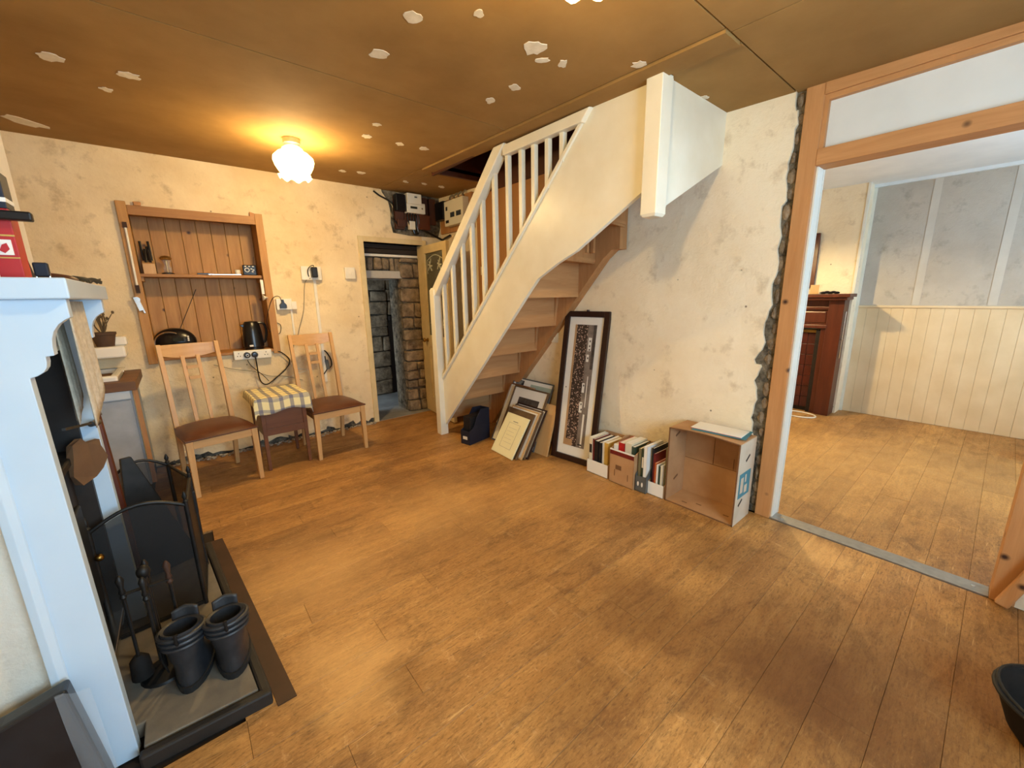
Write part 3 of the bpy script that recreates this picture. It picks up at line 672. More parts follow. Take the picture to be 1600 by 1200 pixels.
# ------------------------------------------------------------------ recessed pine shelves
AC = thing('recessed_shelf', 'knotty pine boarded recess with one shelf, let into the back wall', 'shelf', (0, YB, 0))
D0 = .30
for x0, x1 in ((AX0, AX0 + .02), (AX1 - .02, AX1)): MB().box(x0, x1, -.012, D0, AZ0, AZ1).build('side_board', 'alcove_pine', AC)
MB().box(AX0 + .02, AX1 - .02, -.012, D0, AZ1 - .02, AZ1).build('top_board', 'alcove_pine_x', AC)
MB().box(AX0 + .02, AX1 - .02, -.03, D0, AZ0, AZ0 + .025).build('bottom_board', 'alcove_pine_x', AC, bevel=.004)
MB().box(AX0, AX1, D0, D0 + .012, AZ0, AZ1).build('backing', 'alcove_pine_x', AC)
n = 8; pw = (AX1 - AX0 - .04) / n
for k in range(n):
    x0 = AX0 + .02 + k * pw; MB().box(x0 + .001, x0 + pw - .001, D0 - .02, D0 - random.uniform(.001, .003), AZ0, AZ1).build('back_plank', 'alcove_pine', AC, bevel=.003)
MB().box(AX0 - .035, AX0 + .025, -.028, 0, AZ0 - .02, AZ1 + .04).build('stile', 'alcove_pine', AC, bevel=.003)
MB().box(AX1 - .025, AX1 + .035, -.028, 0, AZ0 - .02, AZ1 + .04).build('stile', 'alcove_pine', AC, bevel=.003)
MB().box(AX0 + .025, AX1 - .025, -.026, 0, AZ1 - .055, AZ1 + .015).build('head_rail', 'alcove_pine_x', AC, bevel=.003)
for x in (AX0 + .07, AX1 - .06): MB().box(x, x + .04, -.03, .002, AZ1 + .012, AZ1 + .045).jitter(.005).build('packing_block', 'joinery', AC)
MB().box(AX0 + .02, AX1 - .02, .03, D0 - .02, 1.598, 1.622).build('shelf_board', 'alcove_pine_x', AC, bevel=.002)
for x in (AX0 + .02, AX1 - .04): MB().box(x, x + .02, .06, D0 - .03, 1.565, 1.598).build('shelf_batten', 'alcove_pine', AC)
SZ = 1.622
# on the shelf
t = thing('knife_block', 'small pine knife block holding black handled knives', 'knife block', (-.105, 4.62, SZ))
MB().prism([(-.055, 0), (.05, 0), (.05, .13), (-.055, .085)], 'x', -.04, .04).build('block', 'light_wood', t, bevel=.003, rot=(0, 0, 0))
for k, (x, y, h) in enumerate(((-.026, .03, .15), (.0, .035, .11), (.026, .03, .15), (-.014, -.01, .085), (.016, -.012, .08))):
    MB().bar((x, y - .01, .09), (x + (.006 if k % 2 else -.006), y + .02, .12 + h), .018, .024).build('knife_handle', 'black_plastic', t, bevel=.004)
t = thing('oil_lamp', 'small glass ornament with brass top and dark base on the shelf', 'ornament', (.01, 4.60, SZ))
MB().lathe([(0, 0), (.045, 0), (.045, .01), (.03, .018), (0, .018)], n=22).build('base', 'black_plastic', t, smooth=True)
MB().lathe([(.026, .018), (.03, .05), (.018, .075), (.022, .10), (.034, .12)], n=22).build('glass_body', 'pane_glass', t, smooth=True, solid=.003)
MB().lathe([(.012, .018), (.008, .06), (.012, .115), (.036, .122), (.042, .135), (.03, .15), (.012, .156), (0, .157)], n=22).build('brass_top', 'bottle_gold', t, smooth=True)
t = thing('carving_knife', 'long pale blade with a dark handle lying along the shelf edge', 'knife', (.22, 4.505, SZ))
MB().box(.06, .30, -.012, .012, .002, .006).build('blade', 'chrome', t); MB().bar((-.02, 0, .007), (.07, 0, .007), .022, .014).build('handle', 'black_plastic', t, bevel=.004)
t = thing('clock_radio', 'small black clock radio with white display marks at the shelf end', 'radio', (.60, 4.56, SZ), (0, 0, R(-8)))
MB().box(-.055, .055, -.03, .03, 0, .095).build('body', 'black_plastic', t, bevel=.008)
MB().lathe([(.014, 0), (.02, 0), (.02, .003), (.014, .003)], n=16).build('dial_ring', 'white_plastic', t, loc=(-.02, -.03, .05), rot=(R(90), 0, 0))
for x, z in ((.015, .06), (.03, .05), (.022, .035), (-.03, .082), (0, .082), (.03, .082)): MB().box(x - .007, x + .007, -.033, -.029, z - .004, z + .004).build('display_mark', 'white_plastic', t)
MB().cyl((.03, 0, .09), (.045, .005, .17), .0015).build('aerial', 'black_plastic', t)
tag(MB().lathe([(0, 0), (.02, 0), (.021, .045), (.019, .05), (0, .05)], n=18).build('candle_tin', 'white_plastic', loc=(.505, 4.57, SZ), smooth=True), 'tiny white round tub left of the clock radio', 'tub')
# bottom of the recess
BZ = AZ0 + .025
t = thing('portable_radio', 'oval black portable radio with silver ring and raised aerial', 'radio', (-.03, 4.56, BZ), (0, 0, R(-10)))
pb_ = MB().ell((0, 0, .118), (.15, .085, .118), 26, 16).build('body', 'black_plastic', t, smooth=True)
MB().tube([(-.02 + .105 * math.cos(a), -.072 - .012 * math.sin(a), .11 + .095 * math.sin(a)) for a in [R(60 + 8 * k) for k in range(28)]], .006, 8).build('silver_ring', 'chrome', pb_, smooth=True)
MB().box(.0, .075, -.094, -.08, .125, .16).build('display', 'lcd', pb_, bevel=.003)
for k in range(3): MB().cyl((.10, -.07, .13 + .016 * k), (.105, -.078, .13 + .016 * k), .007).build('button', 'white_plastic', pb_, smooth=True)
MB().tube([(.03, .03, .20), (.20, .05, .56)], .0028, 6).build('aerial', 'black_iron', t)
t = thing('kettle', 'black electric jug kettle standing in the recess', 'kettle', (.54, 4.53, BZ))
MB().lathe([(0, 0), (.075, 0), (.08, .012), (.078, .02), (.086, .03), (.084, .09), (.076, .18), (.066, .24), (.05, .262), (0, .268)], n=30).build('body', 'black_plastic', t, smooth=True)
MB().prism([(-.012, .2), (-.06, .245), (-.035, .25), (.01, .262)], 'y', -.02, .02).build('spout', 'black_plastic', t, bevel=.004, loc=(-.035, 0, -.012))
MB().tube(spline([(.055, 0, .25), (.105, 0, .235), (.118, 0, .16), (.10, 0, .08), (.082, 0, .06)]), .011, 8).build('handle', 'black_plastic', t, smooth=True)
MB().box(-.045, -.015, -.087, -.078, .035, .05).build('maker_mark', 'white_plastic', t)
# extension lead on the wall under the recess
t = thing('extension_lead', 'cream four way extension socket below the kettle with two black plugs', 'extension lead', (.505, YB - .035, .865), (0, R(1), 0))
MB().box(-.15, .15, -.022, .022, 0, .082).build('body', 'white_plastic', t, bevel=.006)
for k in range(4):
    x = -.112 + .072 * k
    if k in (1, 2): continue
    for dx, dz in ((0, .058), (-.011, .034), (.011, .034)): MB().box(x + dx - .003, x + dx + .003, -.0235, -.021, dz - .004, dz + .004).build('pin_slot', 'black_matt', t)
for x in (-.05, .01):
    p = MB(); p.lathe([(0, .036), (.02, .034), (.027, .02), (.027, 0)], n=16); p.build('plug', 'black_plastic', t, smooth=True, loc=(x, -.022, .04), rot=(R(90), 0, 0))
MB().lathe([(.009, .0), (.012, .0), (.012, .003), (.009, .003)], n=14).build('plug_label', 'white_plastic', t, loc=(-.05, -.06, .04), rot=(R(90), 0, 0))
def cable(name, pts, r, mat, label, cat='cable', parent=None):
    o = MB().tube(spline(pts), r, 6).build(name, mat, parent, smooth=True)
    if not parent: tag(o, label, cat)
    return o
W0 = YB - .012
cable('power_cable', [(.52, 4.39, .89), (.52, 4.385, .82), (.53, 4.40, .66), (.58, 4.405, .61), (.66, 4.40, .66), (.76, 4.405, .74), (.80, 4.41, .82), (.74, 4.42, .90), (.67, W0, .92)], .0055, 'black_plastic', 'thick black looping cable hanging under the extension socket')
cable('power_cable', [(.66, W0, .92), (.74, W0, .90), (.80, W0, .84), (.83, W0, .74), (.95, W0, .70), (.86, W0, .67), (.74, W0, .64)], .0035, 'cable_white', 'white cable curling from the right end of the extension socket')
cable('power_cable', [(1.08, 4.40, 1.60), (1.03, W0, 1.55), (.99, W0, 1.30), (.93, W0, 1.12), (.91, W0, 1.06), (.87, W0, 1.0), (.82, W0, .80), (.72, W0, .70), (.62, W0, .60)], .0028, 'cable_grey', 'thin grey cable dropping from the upper socket to the small table')
cable('power_cable', [(.20, W0, .84), (.35, W0, .78), (.50, W0, .74), (.62, W0, .68), (.75, W0, .66), (.9, W0, .60)], .0028, 'cable_grey', 'thin grey cable sagging along the wall behind the left chair')
cable('power_cable', [(.455, 4.40, .86), (.48, 4.405, .80), (.56, 4.40, .70), (.60, 4.40, .64)], .003, 'black_plastic', 'short thin black cable from the left plug of the extension socket')
cable('power_cable', [(.80, 4.40, 1.37), (.79, 4.40, 1.42), (.76, 4.41, 1.43), (.72, 4.40, 1.40), (.69, 4.42, 1.32), (.66, 4.44, 1.20), (.68, 4.45, 1.10), (.75, W0, 1.08), (.77, W0, 1.16), (.72, W0, 1.19)], .003, 'black_plastic', 'thin black cable looping from the lower wall socket into the recess')

# wall sockets and switch
def socket(name, label, x0, x1, z0, z1, cat='socket'):
    t = thing(name, label, cat, ((x0 + x1) / 2, YB, z0)); w_ = x1 - x0; h = z1 - z0
    MB().box(-w_ / 2, w_ / 2, -.034, .002, 0, h).build('back_box', 'white_plastic', t, bevel=.004); MB().box(-w_ / 2 - .002, w_ / 2 + .002, -.042, -.034, -.002, h + .002).build('face_plate', 'white_plastic', t, bevel=.003)
    return t, w_, h
t, w_, h = socket('wall_socket', 'cream double wall socket with black plug right of the recess', .757, .885, 1.305, 1.405)
p = MB(); p.prism([(-.03, -.03), (.03, -.03), (.03, .0), (.012, .022), (.008, .05), (-.008, .05), (-.012, .022), (-.03, 0)], 'y', -.075, -.042); p.build('plug', 'black_plastic', t, bevel=.004, loc=(-.015, 0, .045))
MB().box(.03, .075, -.046, -.03, .02, .095).build('blank_plate', 'white_plastic', t, bevel=.003, loc=(.03, 0, -.02))
t, w_, h = socket('wall_socket', 'cream double wall socket with black adaptor above the right chair', 1.005, 1.185, 1.585, 1.710)
MB().box(-.012, .045, -.10, -.042, .02, .12).build('adaptor', 'black_plastic', t, bevel=.010); MB().tube(spline([(-.03, -.05, .03), (-.04, -.07, .08), (-.02, -.08, .12), (.01, -.08, .135), (.02, -.07, .125)]), .0045, 6).build('adaptor_lead', 'black_plastic', t, smooth=True)
t, w_, h = socket('light_switch', 'cream wall switch beside the stone doorway', 1.42, 1.518, 1.60, 1.712, 'switch')
for x in (-.012, .012): MB().box(x - .006, x + .006, -.046, -.04, .045, .065).build('rocker', 'white_plastic', t, bevel=.001)
tag(MB().box(1.108, 1.134, YB - .016, YB + .002, .55, 1.585).build('cable_conduit', 'white_plastic', bevel=.002), 'cream plastic conduit running down behind the right chair', 'conduit')
tag(MB().box(.872, .888, YB - .014, YB + .002, 1.06, 1.305).build('cable_conduit', 'white_plastic', bevel=.002), 'short cream conduit under the lower wall socket', 'conduit')
t = thing('cable_loop', 'black looped lead and grey plug hanging on the wall behind the right chair', 'cable', (1.14, YB - .015, .58))
MB().tube(spline([(-.005, 0, .30), (.02, 0, .27), (.05, 0, .20), (.052, 0, .14), (.02, 0, .11), (.0, 0, .15), (-.005, 0, .24)]), .006, 7).build('loop', 'black_plastic', t, smooth=True)
MB().bar((.004, 0, .20), (.014, 0, .10), .035, .024).build('plug_body', 'grey_plastic', t, bevel=.006); MB().tube(spline([(.0, 0, .10), (-.03, 0, .06), (-.05, 0, .045)]), .006, 6).build('lead_end', 'black_plastic', t)
# bits fixed on the recess frame
t = thing('strip_light', 'slim white tube fixed down the left side of the recess', 'strip light', (-.196, YB - .036, 1.50)); MB().cyl((0, 0, .02), (.003, 0, .47), .008).build('tube', 'white_plastic', t, smooth=True); MB().box(-.012, .012, -.012, .012, -.03, .03).build('end_cap', 'rust_metal', t); MB().box(-.012, .015, -.012, .012, .46, .50).build('end_cap', 'rust_metal', t)
t = thing('strip_light', 'short white tube with plug fixed on the right side of the recess', 'strip light', (.66, YB - .036, 1.42)); MB().box(-.012, .012, -.008, .008, .03, .16).build('tube', 'white_plastic', t, bevel=.003); MB().lathe([(0, .03), (.012, .028), (.032, .0), (.03, -.012), (0, -.012)], n=3).build('plug', 'white_plastic', t, loc=(.004, -.01, .0), rot=(R(90), 0, 0))
t = thing('can_opener', 'silver hand can opener hanging on the left edge of the recess', 'can opener', (-.212, YB - .034, 1.31))
MB().bar((-.012, 0, .13), (.012, 0, .02), .03, .012).build('handle', 'chrome', t, bevel=.003); MB().bar((.006, 0, .11), (.03, 0, .0), .012, .01).build('second_handle', 'chrome', t, bevel=.002); MB().cyl((0, -.012, .11), (0, .004, .11), .018).build('wheel', 'chrome', t, smooth=True)

# ------------------------------------------------------------------ meters and wiring over the door
t = thing('electricity_meter', 'white electricity meter on brown boards above the doorway', 'meter', (2.0, YB, 2.12))
for x0, x1, z0, z1, dpt in ((.02, .12, .02, .36, .03), (.13, .42, .06, .38, .026), (.44, .52, .10, .38, .03)): MB().box(x0, x1, -dpt, .02, z0, z1).build('mounting_board', 'meter_board', t, bevel=.003)
MB().box(.13, .30, -.12, -.026, .28, .388).build('meter_top', 'meter_white', t, bevel=.006); MB().box(.13, .35, -.10, -.026, .19, .30).build('meter_body', 'meter_white', t, bevel=.006)
MB().box(.17, .25, -.104, -.09, .235, .258).build('display', 'lcd', t); MB().box(.215, .245, -.124, -.11, .345, .36).build('dial', 'grey_plastic', t); MB().cyl((.31, -.104, .245), (.31, -.09, .245), .009).build('meter_seal', 'chrome', t, smooth=True)
MB().box(.01, .12, -.10, -.02, .20, .37).build('cut_out_box', 'black_plastic', t, bevel=.008); MB().box(.16, .23, -.075, -.02, .02, .11).build('terminal_block', 'meter_white', t, bevel=.005); MB().box(.26, .42, -.07, -.02, .03, .19).build('junction_box', 'mahogany', t, bevel=.008); MB().box(.03, .12, -.06, -.02, .04, .12).build('fuse_carrier', 'meter_board', t, bevel=.005)
for k in range(5): MB().tube(spline([(.15 + .03 * k, -.06, .20), (.14 + .035 * k, -.07, .14), (.17 + .028 * k, -.06, .06)]), .008, 6).build('tail_cable', 'black_plastic', t, smooth=True)
MB().tube(spline([(.20, -.05, .06), (.23, -.05, -.02), (.27, -.05, -.01), (.26, -.05, .06)]), .012, 7).build('tail_cable', 'black_plastic', t, smooth=True)
cable('mains_cable', [(2.30, YB - .04, 2.17), (2.40, YB - .035, 2.13), (2.50, YB - .04, 2.09), (2.575, YB - .05, 2.06), (2.575, 4.33, 2.07), (2.58, 4.22, 2.09)], .012, 'black_plastic', 'thick black mains cable between the meter and the fuse box')
cable('mains_cable', [(1.80, YB - .012, 2.50), (1.86, YB - .02, 2.46), (1.95, YB - .03, 2.42), (1.99, YB - .04, 2.36), (1.98, YB - .03, 2.26), (2.03, YB - .04, 2.19)], .009, 'black_plastic', 'black cable running from the ceiling corner to the meter')
XF = xw(4.2)
t = thing('fuse_box', 'cream fuse box and black switch on the stair wall near the corner', 'fuse box', (XF, 4.0, 2.14))
MB().box(-.03, .01, -.24, .42, -.02, .33).build('mounting_board', 'raw_pine_z', t); MB().box(-.11, -.03, -.19, .19, .03, .29).build('enclosure', 'meter_white', t, bevel=.006); MB().box(-.11, -.03, .21, .40, .12, .31).build('isolator', 'black_plastic', t, bevel=.008)
for a, b, z0, z1 in ((.12, .15, .19, .23), (-.02, .06, .11, .16), (.10, .16, .06, .09), (-.15, -.06, .11, .16)): MB().box(-.114, -.10, a, b, z0, z1).build('switch_row', 'black_plastic', t)
for k in range(4): MB().tube(spline([(-.05, .15 - .09 * k, .29), (-.04, .15 - .09 * k + .02, .34), (-.02, .14 - .09 * k, .37)]), .009, 6).build('tail_cable', 'cable_grey', t, smooth=True)
t = thing('wall_socket', 'single cream wall plate above the stair treads behind the balusters', 'socket', (xw(3.62) - .012, 3.62, 1.62)); MB().box(-.012, .0, -.045, .045, 0, .088).build('face_plate', 'white_plastic', t, bevel=.003); MB().box(-.016, -.01, -.01, .01, .035, .055).build('rocker', 'white_plastic', t)
t = thing('wall_socket', 'single cream wall plate under the stairs beside the tall frame', 'socket', (xw(2.6), 2.60, .975)); MB().box(-.014, .004, -.045, .045, 0, .09).build('face_plate', 'white_plastic', t, bevel=.003); MB().box(-.018, -.012, -.01, .01, .035, .055).build('rocker', 'white_plastic', t)

# ------------------------------------------------------------------ dining chairs
def chair(label, loc, rz):
    t = thing('dining_chair', label, 'chair', loc, (0, 0, R(rz)), 'beech dining chairs')
    Wd, Dp, SH = .215, .235, .425
    for s in (-1, 1):
        MB().taper((s * Wd * .97, -Dp, 0), (.03, .03), (s * Wd * .95, -Dp, SH), (.042, .042)).build('leg', 'beech', t, bevel=.003)
        b = MB(); sec = [(Dp + .045, 0, .03, .034), (Dp, .25, .032, .04), (Dp - .015, .45, .034, .042), (Dp + .015, .70, .032, .036), (Dp + .085, 1.075, .03, .026)]
        rings = [[(s * (Wd - .03) + i * wx / 2, y + j * wy / 2, z) for i, j in ((-1, -1), (1, -1), (1, 1), (-1, 1))] for y, z, wx, wy in sec]
        b.loft(rings).build('leg', 'beech', t, bevel=.003)
        MB().bar((s * (Wd - .012), -Dp + .02, SH - .03), (s * (Wd - .03), Dp - .02, SH - .03), .02, .06).build('side_rail', 'beech', t)
    MB().box(-Wd + .02, Wd - .02, -Dp - .011, -Dp + .011, SH - .06, SH).build('front_rail', 'beech_x', t, bevel=.002)
    MB().box(-Wd + .04, Wd - .04, Dp - .02, Dp + .0, SH - .06, SH).build('rear_rail', 'beech_x', t)
    def back(z): return Dp + .015 + (z - .70) / .375 * .07 if z > .7 else Dp - .015 + (z - .45) / .25 * .03
    tr = MB(); rings = []
    for k in range(11):
        u = -1 + .2 * k; x = u * (Wd - .04); bow = -.022 * (1 - u * u) + .03; dip = .028 * (1 - u * u)
        y0 = back(1.03) + .02 - bow * .0 + .022 * (1 - u * u)
        rings.append([(x, y0 - .011, .985 - dip), (x, y0 + .011, .985 - dip), (x, y0 + .018, 1.068), (x, y0 - .004, 1.068)])
    tr.loft(rings).build('top_rail', 'beech_x', t, bevel=.002)
    for s in (-1, 1): MB().bar((s * .05, back(.44) + .006, .44), (s * .05, back(.97) + .022, .975), .026, .016, (0, 1, 0)).build('slat', 'beech', t, bevel=.002)
    for z in (.80, .885): MB().box(-.037, .037, back(z) + .004, back(z) + .018, z - .012, z + .012).build('cross_bar', 'beech_x', t)
    def f(u, v):
        x = (u * 2 - 1); y = (v * 2 - 1); wd = Wd + .018 - (.03 if y > 0 else 0) * (y); ex = max(abs(x), abs(y)); 
        return (x * wd, y * (Dp + .012) - .018, SH + .006 + .042 * (1 - abs(x) ** 3.2) * (1 - abs(y) ** 3.2) + .012 * (1 - ex ** 8))
    sp = MB(); sp.grid(f, 16, 16); o = sp.build('seat_pad', 'brown_leather', t, smooth=True)
    sp2 = MB().prism([(-Wd - .017, -Dp - .029), (Wd + .017, -Dp - .029), (Wd - .012, Dp - .008), (-Wd + .012, Dp - .008)], 'z', SH, SH + .012).build('seat_edge', 'brown_leather', o, bevel=.004)
    return t
chair('beech dining chair with brown leather seat in front of the recess', (.10, 3.815, 0), 10)
chair('beech dining chair with brown leather seat beside the doorway', (1.0, 3.93, 0), 4)
# ------------------------------------------------------------------ small table with tea towel
t = thing('side_table', 'small dark wooden box table on four legs between the two chairs', 'table', (.575, 3.94, 0), (0, 0, R(2)))
for sx in (-1, 1):
    for sy in (-1, 1): MB().taper((sx * .155, sy * .20, 0), (.024, .024), (sx * .155, sy * .20, .60), (.034, .034)).build('leg', 'stool_wood', t, bevel=.002)
MB().box(-.155, .155, -.205, -.187, .36, .60).build('front_panel', 'stool_wood', t); MB().box(-.155, .155, -.212, -.195, .30, .36).build('drawer_front', 'stool_wood', t, bevel=.002)
MB().box(-.155, .155, .187, .205, .30, .60).build('rear_panel', 'stool_wood', t)
for s in (-1, 1): MB().box(s * .155 - .009, s * .155 + .009, -.19, .19, .30, .60).build('side_panel', 'stool_wood', t)
MB().box(-.15, .15, -.19, .19, .30, .312).build('base_board', 'stool_wood', t); MB().box(-.19, .19, -.235, .235, .60, .618).build('table_top', 'stool_wood', t, bevel=.004)
def cl(u, v):                                                # draped cloth: flat top, hanging over the front and a little at the sides
    x = -.255 + .51 * u; s = -.36 + .60 * v
    y = max(s, -.243) if s < -.243 else s; drop = max(0, -.243 - s); y = y if s >= -.243 else -.243 - .02 * math.sin(drop * 9) - .004
    ex = max(0, abs(x) - .198); z = .622 - drop - ex * .95 + .003 * math.sin(x * 22) * math.cos(s * 19) + random.uniform(-.0008, .0008)
    if drop > 0: z += .012 * math.sin(x * 18 + 1); y += .006 * math.sin(x * 26)
    xx = max(-.2, min(.2, x)) + (math.copysign(ex * .25, x) if ex else 0)
    return (xx, y, z)
o = MB().grid(cl, 34, 40).build('tea_towel', 'check_cloth', smooth=True, solid=.003); o.location = (.575, 3.94, 0.0); o.rotation_euler = (0, 0, R(2)); tag(o, 'blue and cream checked tea towel draped over the small table', 'tea towel')

# ------------------------------------------------------------------ sink corner beyond the chimney breast
t = thing('sink_cupboard', 'white painted base cupboard with wooden worktop in the left corner', 'cupboard', (-.68, 4.12, 0))
MB().box(-.5, .365, -.28, .315, .08, .80).build('body', 'grey_paint', t); MB().box(-.5, .365, -.25, .315, 0, .08).build('plinth', 'black_matt', t)
MB().box(-.06, .355, -.298, -.28, .10, .73).build('door', 'grey_paint', t, bevel=.003); MB().box(-.06, .355, -.296, -.28, .74, .795).build('top_strip', 'white_board', t); MB().box(-.05, .08, -.302, -.296, .50, .60).build('hinge_plate', 'grey_paint', t)
MB().box(-.5, -.08, -.298, -.28, .10, .73).build('door', 'grey_paint', t, bevel=.003)
top = MB(); top.box(-.5, .40, -.33, -.24, .80, .865).box(.31, .40, -.24, .325, .80, .865).box(-.5, .31, .20, .325, .80, .865).build('worktop', 'worktop', t, bevel=.004)
MB().bar((.385, -.30, .80), (.385, -.30, .10), .025, .02).build('edge_batten', 'raw_pine_z', t)
t = thing('butler_sink', 'white ceramic sink set in the worktop', 'sink', (-.62, 4.10, .70))
s = MB(); s.box(-.30, .245, -.215, -.175, 0, .20).box(-.30, .245, .255, .295, 0, .20).box(-.30, -.26, -.175, .255, 0, .20).box(.205, .245, -.175, .255, 0, .20).box(-.26, .205, -.175, .255, 0, .03).build('basin', 'white_ceramic', t, bevel=.012); MB().cyl((-.03, .04, .03), (-.03, .04, .034), .04).build('waste', 'black_iron', t, smooth=True)
t = thing('ceramic_shelf', 'thick white ceramic splash shelf on the wall above the sink', 'shelf', (-.60, 4.35, .99))
MB().box(-.35, .27, -.12, .10, 0, .085).build('slab', 'white_ceramic', t, bevel=.014); MB().box(.12, .28, .0, .10, .085, .15).build('upstand', 'white_ceramic', t, bevel=.012)
t = thing('dried_plant', 'brown plant pot with dry twiggy stems above the sink', 'potted plant', (-.44, 4.33, 1.075))
MB().lathe([(0, 0), (.05, 0), (.068, .085), (.074, .088), (.074, .105), (.06, .105), (.05, .09), (0, .085)], n=18).build('pot', 'terracotta_dark', t, smooth=True)
tw = MB()
for k in range(16):
    a = random.uniform(0, 6.28); b = random.uniform(.02, .09); h = random.uniform(.12, .24)
    tw.tube(spline([(0, 0, .08), (b * .5 * math.cos(a), b * .5 * math.sin(a), .08 + h * .5), (b * math.cos(a + .5), b * math.sin(a + .5), .08 + h)], 3), [.003] * 6 + [.0015], 5)
    tw.ell((b * math.cos(a + .5), b * math.sin(a + .5), .08 + h), (.009, .006, .012), 6, 4)
tw.build('stems', 'dry_twig', t)

# ------------------------------------------------------------------ pale blue mantelpiece on the chimney breast
t = thing('mantelpiece', 'pale blue painted mantelpiece with scrolled side brackets at the left', 'mantelpiece', (-.41, 1.9, 0))
def mp(mb, name, mat='pale_blue_paint', **k):
    o = mb.build(name, mat, t, **k); o.location = (.41, -1.9, 0); return o
prof = [(-.41, 0), (-.292, 0), (-.303, 1.217), (-.290, 1.221), (-.278, 1.229), (-.271, 1.240), (-.268, 1.254), (-.268, 1.268), (-.252, 1.270), (-.2515, 1.292), (-.249, 1.312), (-.243, 1.330), (-.232, 1.347), (-.219, 1.358), (-.208, 1.364), (-.208, 1.411), (-.41, 1.411)]
for y0, y1, zb in ((1.53, 1.575, 0), (2.20, 2.245, .051)): mp(MB().prism([(px_, max(pz_, zb)) for px_, pz_ in prof], 'y', y0, y1), 'side_panel', bevel=.002)
mp(MB().box(-.41, -.195, 1.495, 2.29, 1.411, 1.462), 'mantel_shelf', bevel=.004)
mp(MB().box(-.41, -.33, 1.575, 2.20, 1.24, 1.411), 'frieze')
mp(MB().prism([(-.415, 1.515), (-.398, 1.512), (-.385, 1.522), (-.383, 1.53), (-.415, 1.53)], 'z', 0, 1.40), 'quarter_bead', bevel=.002)
# stove inside the surround
t = thing('stove', 'dark iron stove set inside the mantelpiece', 'stove', (-.58, 1.93, .05))
MB().box(-.2, .19, -.21, .22, .0, .78).build('body', 'stove_dark', t, bevel=.01); MB().box(-.2, .215, -.23, .235, .78, .81).build('top_plate', 'black_iron', t, bevel=.006); dd_ = MB().box(.19, .205, -.15, .15, .22, .62).build('door', 'black_iron', t, bevel=.006)
MB().ell((.22, .13, .40), (.014, .014, .014)).build('door_knob', 'brass', dd_, smooth=True); MB().box(.16, .24, -.19, .19, .10, .13).build('ash_lip', 'chrome', t, bevel=.004)
MB().box(-.2, .15, -.265, -.235, 0, 1.24).build('fire_cheek', 'stove_dark', t); MB().box(-.2, .235, .240, .264, 0, 1.24).build('fire_cheek', 'stove_dark', t); MB().box(-.2, -.18, -.235, .235, .82, 1.25).build('fire_back', 'stove_dark', t)
# lace valance hanging under the shelf
for i, (x, y0, y1, z1, lab) in enumerate(((-.252, 1.84, 2.14, 1.405, 'beige lace strip hanging from the front of the mantel shelf'), (-.298, 1.90, 2.03, 1.395, 'narrow greyish lace strip hanging behind the beige lace'))):
    def lc(u, v, x=x, y0=y0, y1=y1, z1=z1):
        yy = y0 + (y1 - y0) * u; bot = 1.00 + .05 * abs(math.sin(u * 9.4)) + (.10 if u > .8 else 0) * (u - .8) * 5
        return (x + .008 * math.sin(u * 16) * (v * .7 + .3), yy, z1 + (bot - z1) * v)
    o = MB().grid(lc, 30, 10).build('lace_valance', 'lace_solid', smooth=True, solid=.003); tag(o, lab, 'lace')
t = thing('poker', 'black poker hooked across under the lace', 'poker', (-.30, 2.0, .96)); MB().bar((0, -.30, .08), (0, .12, .0), .008, .008).build('shaft', 'black_iron', t); MB().cyl((0, .10, .0), (0, .22, -.02), .010, .014).build('handle', 'black_plastic', t, smooth=True)
tag(MB().prism([(-.07, -.04), (-.05, -.08), (.02, -.075), (.045, -.05), (.075, -.02), (.06, .03), (.068, .055), (.01, .06), (-.012, .085), (-.045, .07), (-.06, .03)], 'y', -.01, .01).jitter(.004).build('cardboard_scrap', 'cardboard_dark', loc=(-.335, 2.10, .83), rot=(0, 0, R(60))), 'torn brown cardboard piece standing on the stove edge', 'cardboard')
tag(MB().tube(spline([(-.30, 2.33, .05), (-.305, 2.34, .5), (-.32, 2.36, 1.0)]), .016, 8).build('broom_handle', 'mahogany', smooth=True), 'dark wooden pole standing on the hearth beyond the mantelpiece', 'pole')
# hearth
hp = [(-.285, 1.47), (.066, 1.455), (-.045, 2.72), (-.41, 2.72), (-.41, 1.585), (-.285, 1.585)]
t = thing('hearth', 'grey stone hearth slab with dark edge in front of the fireplace', 'hearth', (-.2, 2.1, 0))
o = MB().prism([(x + .2, y - 2.1) for x, y in [(-.275, 1.50), (.03, 1.487), (-.07, 2.69), (-.41, 2.69), (-.41, 1.60), (-.275, 1.60)]], 'z', -.005, .05).build('slab', 'hearth_slate', t, bevel=.004)
MB().bar((.085 - .0, -.625, .022), (-.085 + .215 - .0, 0, .022), .001, .001)
for a, b in (((-.285, 1.475), (.066, 1.46)), ((.05, 1.46), (-.05, 2.71))): MB().bar((a[0] + .2, a[1] - 2.1, .024), (b[0] + .2, b[1] - 2.1, .024), .032, .056).build('kerb', 'hearth_edge', t, bevel=.008)
struct(MB().prism([(.075, 1.42), (.135, 1.42), (.02, 2.80), (-.04, 2.80)], 'z', -.003, .003).build('trim_4', 'floor_dark'), 'dark stained board along the hearth')
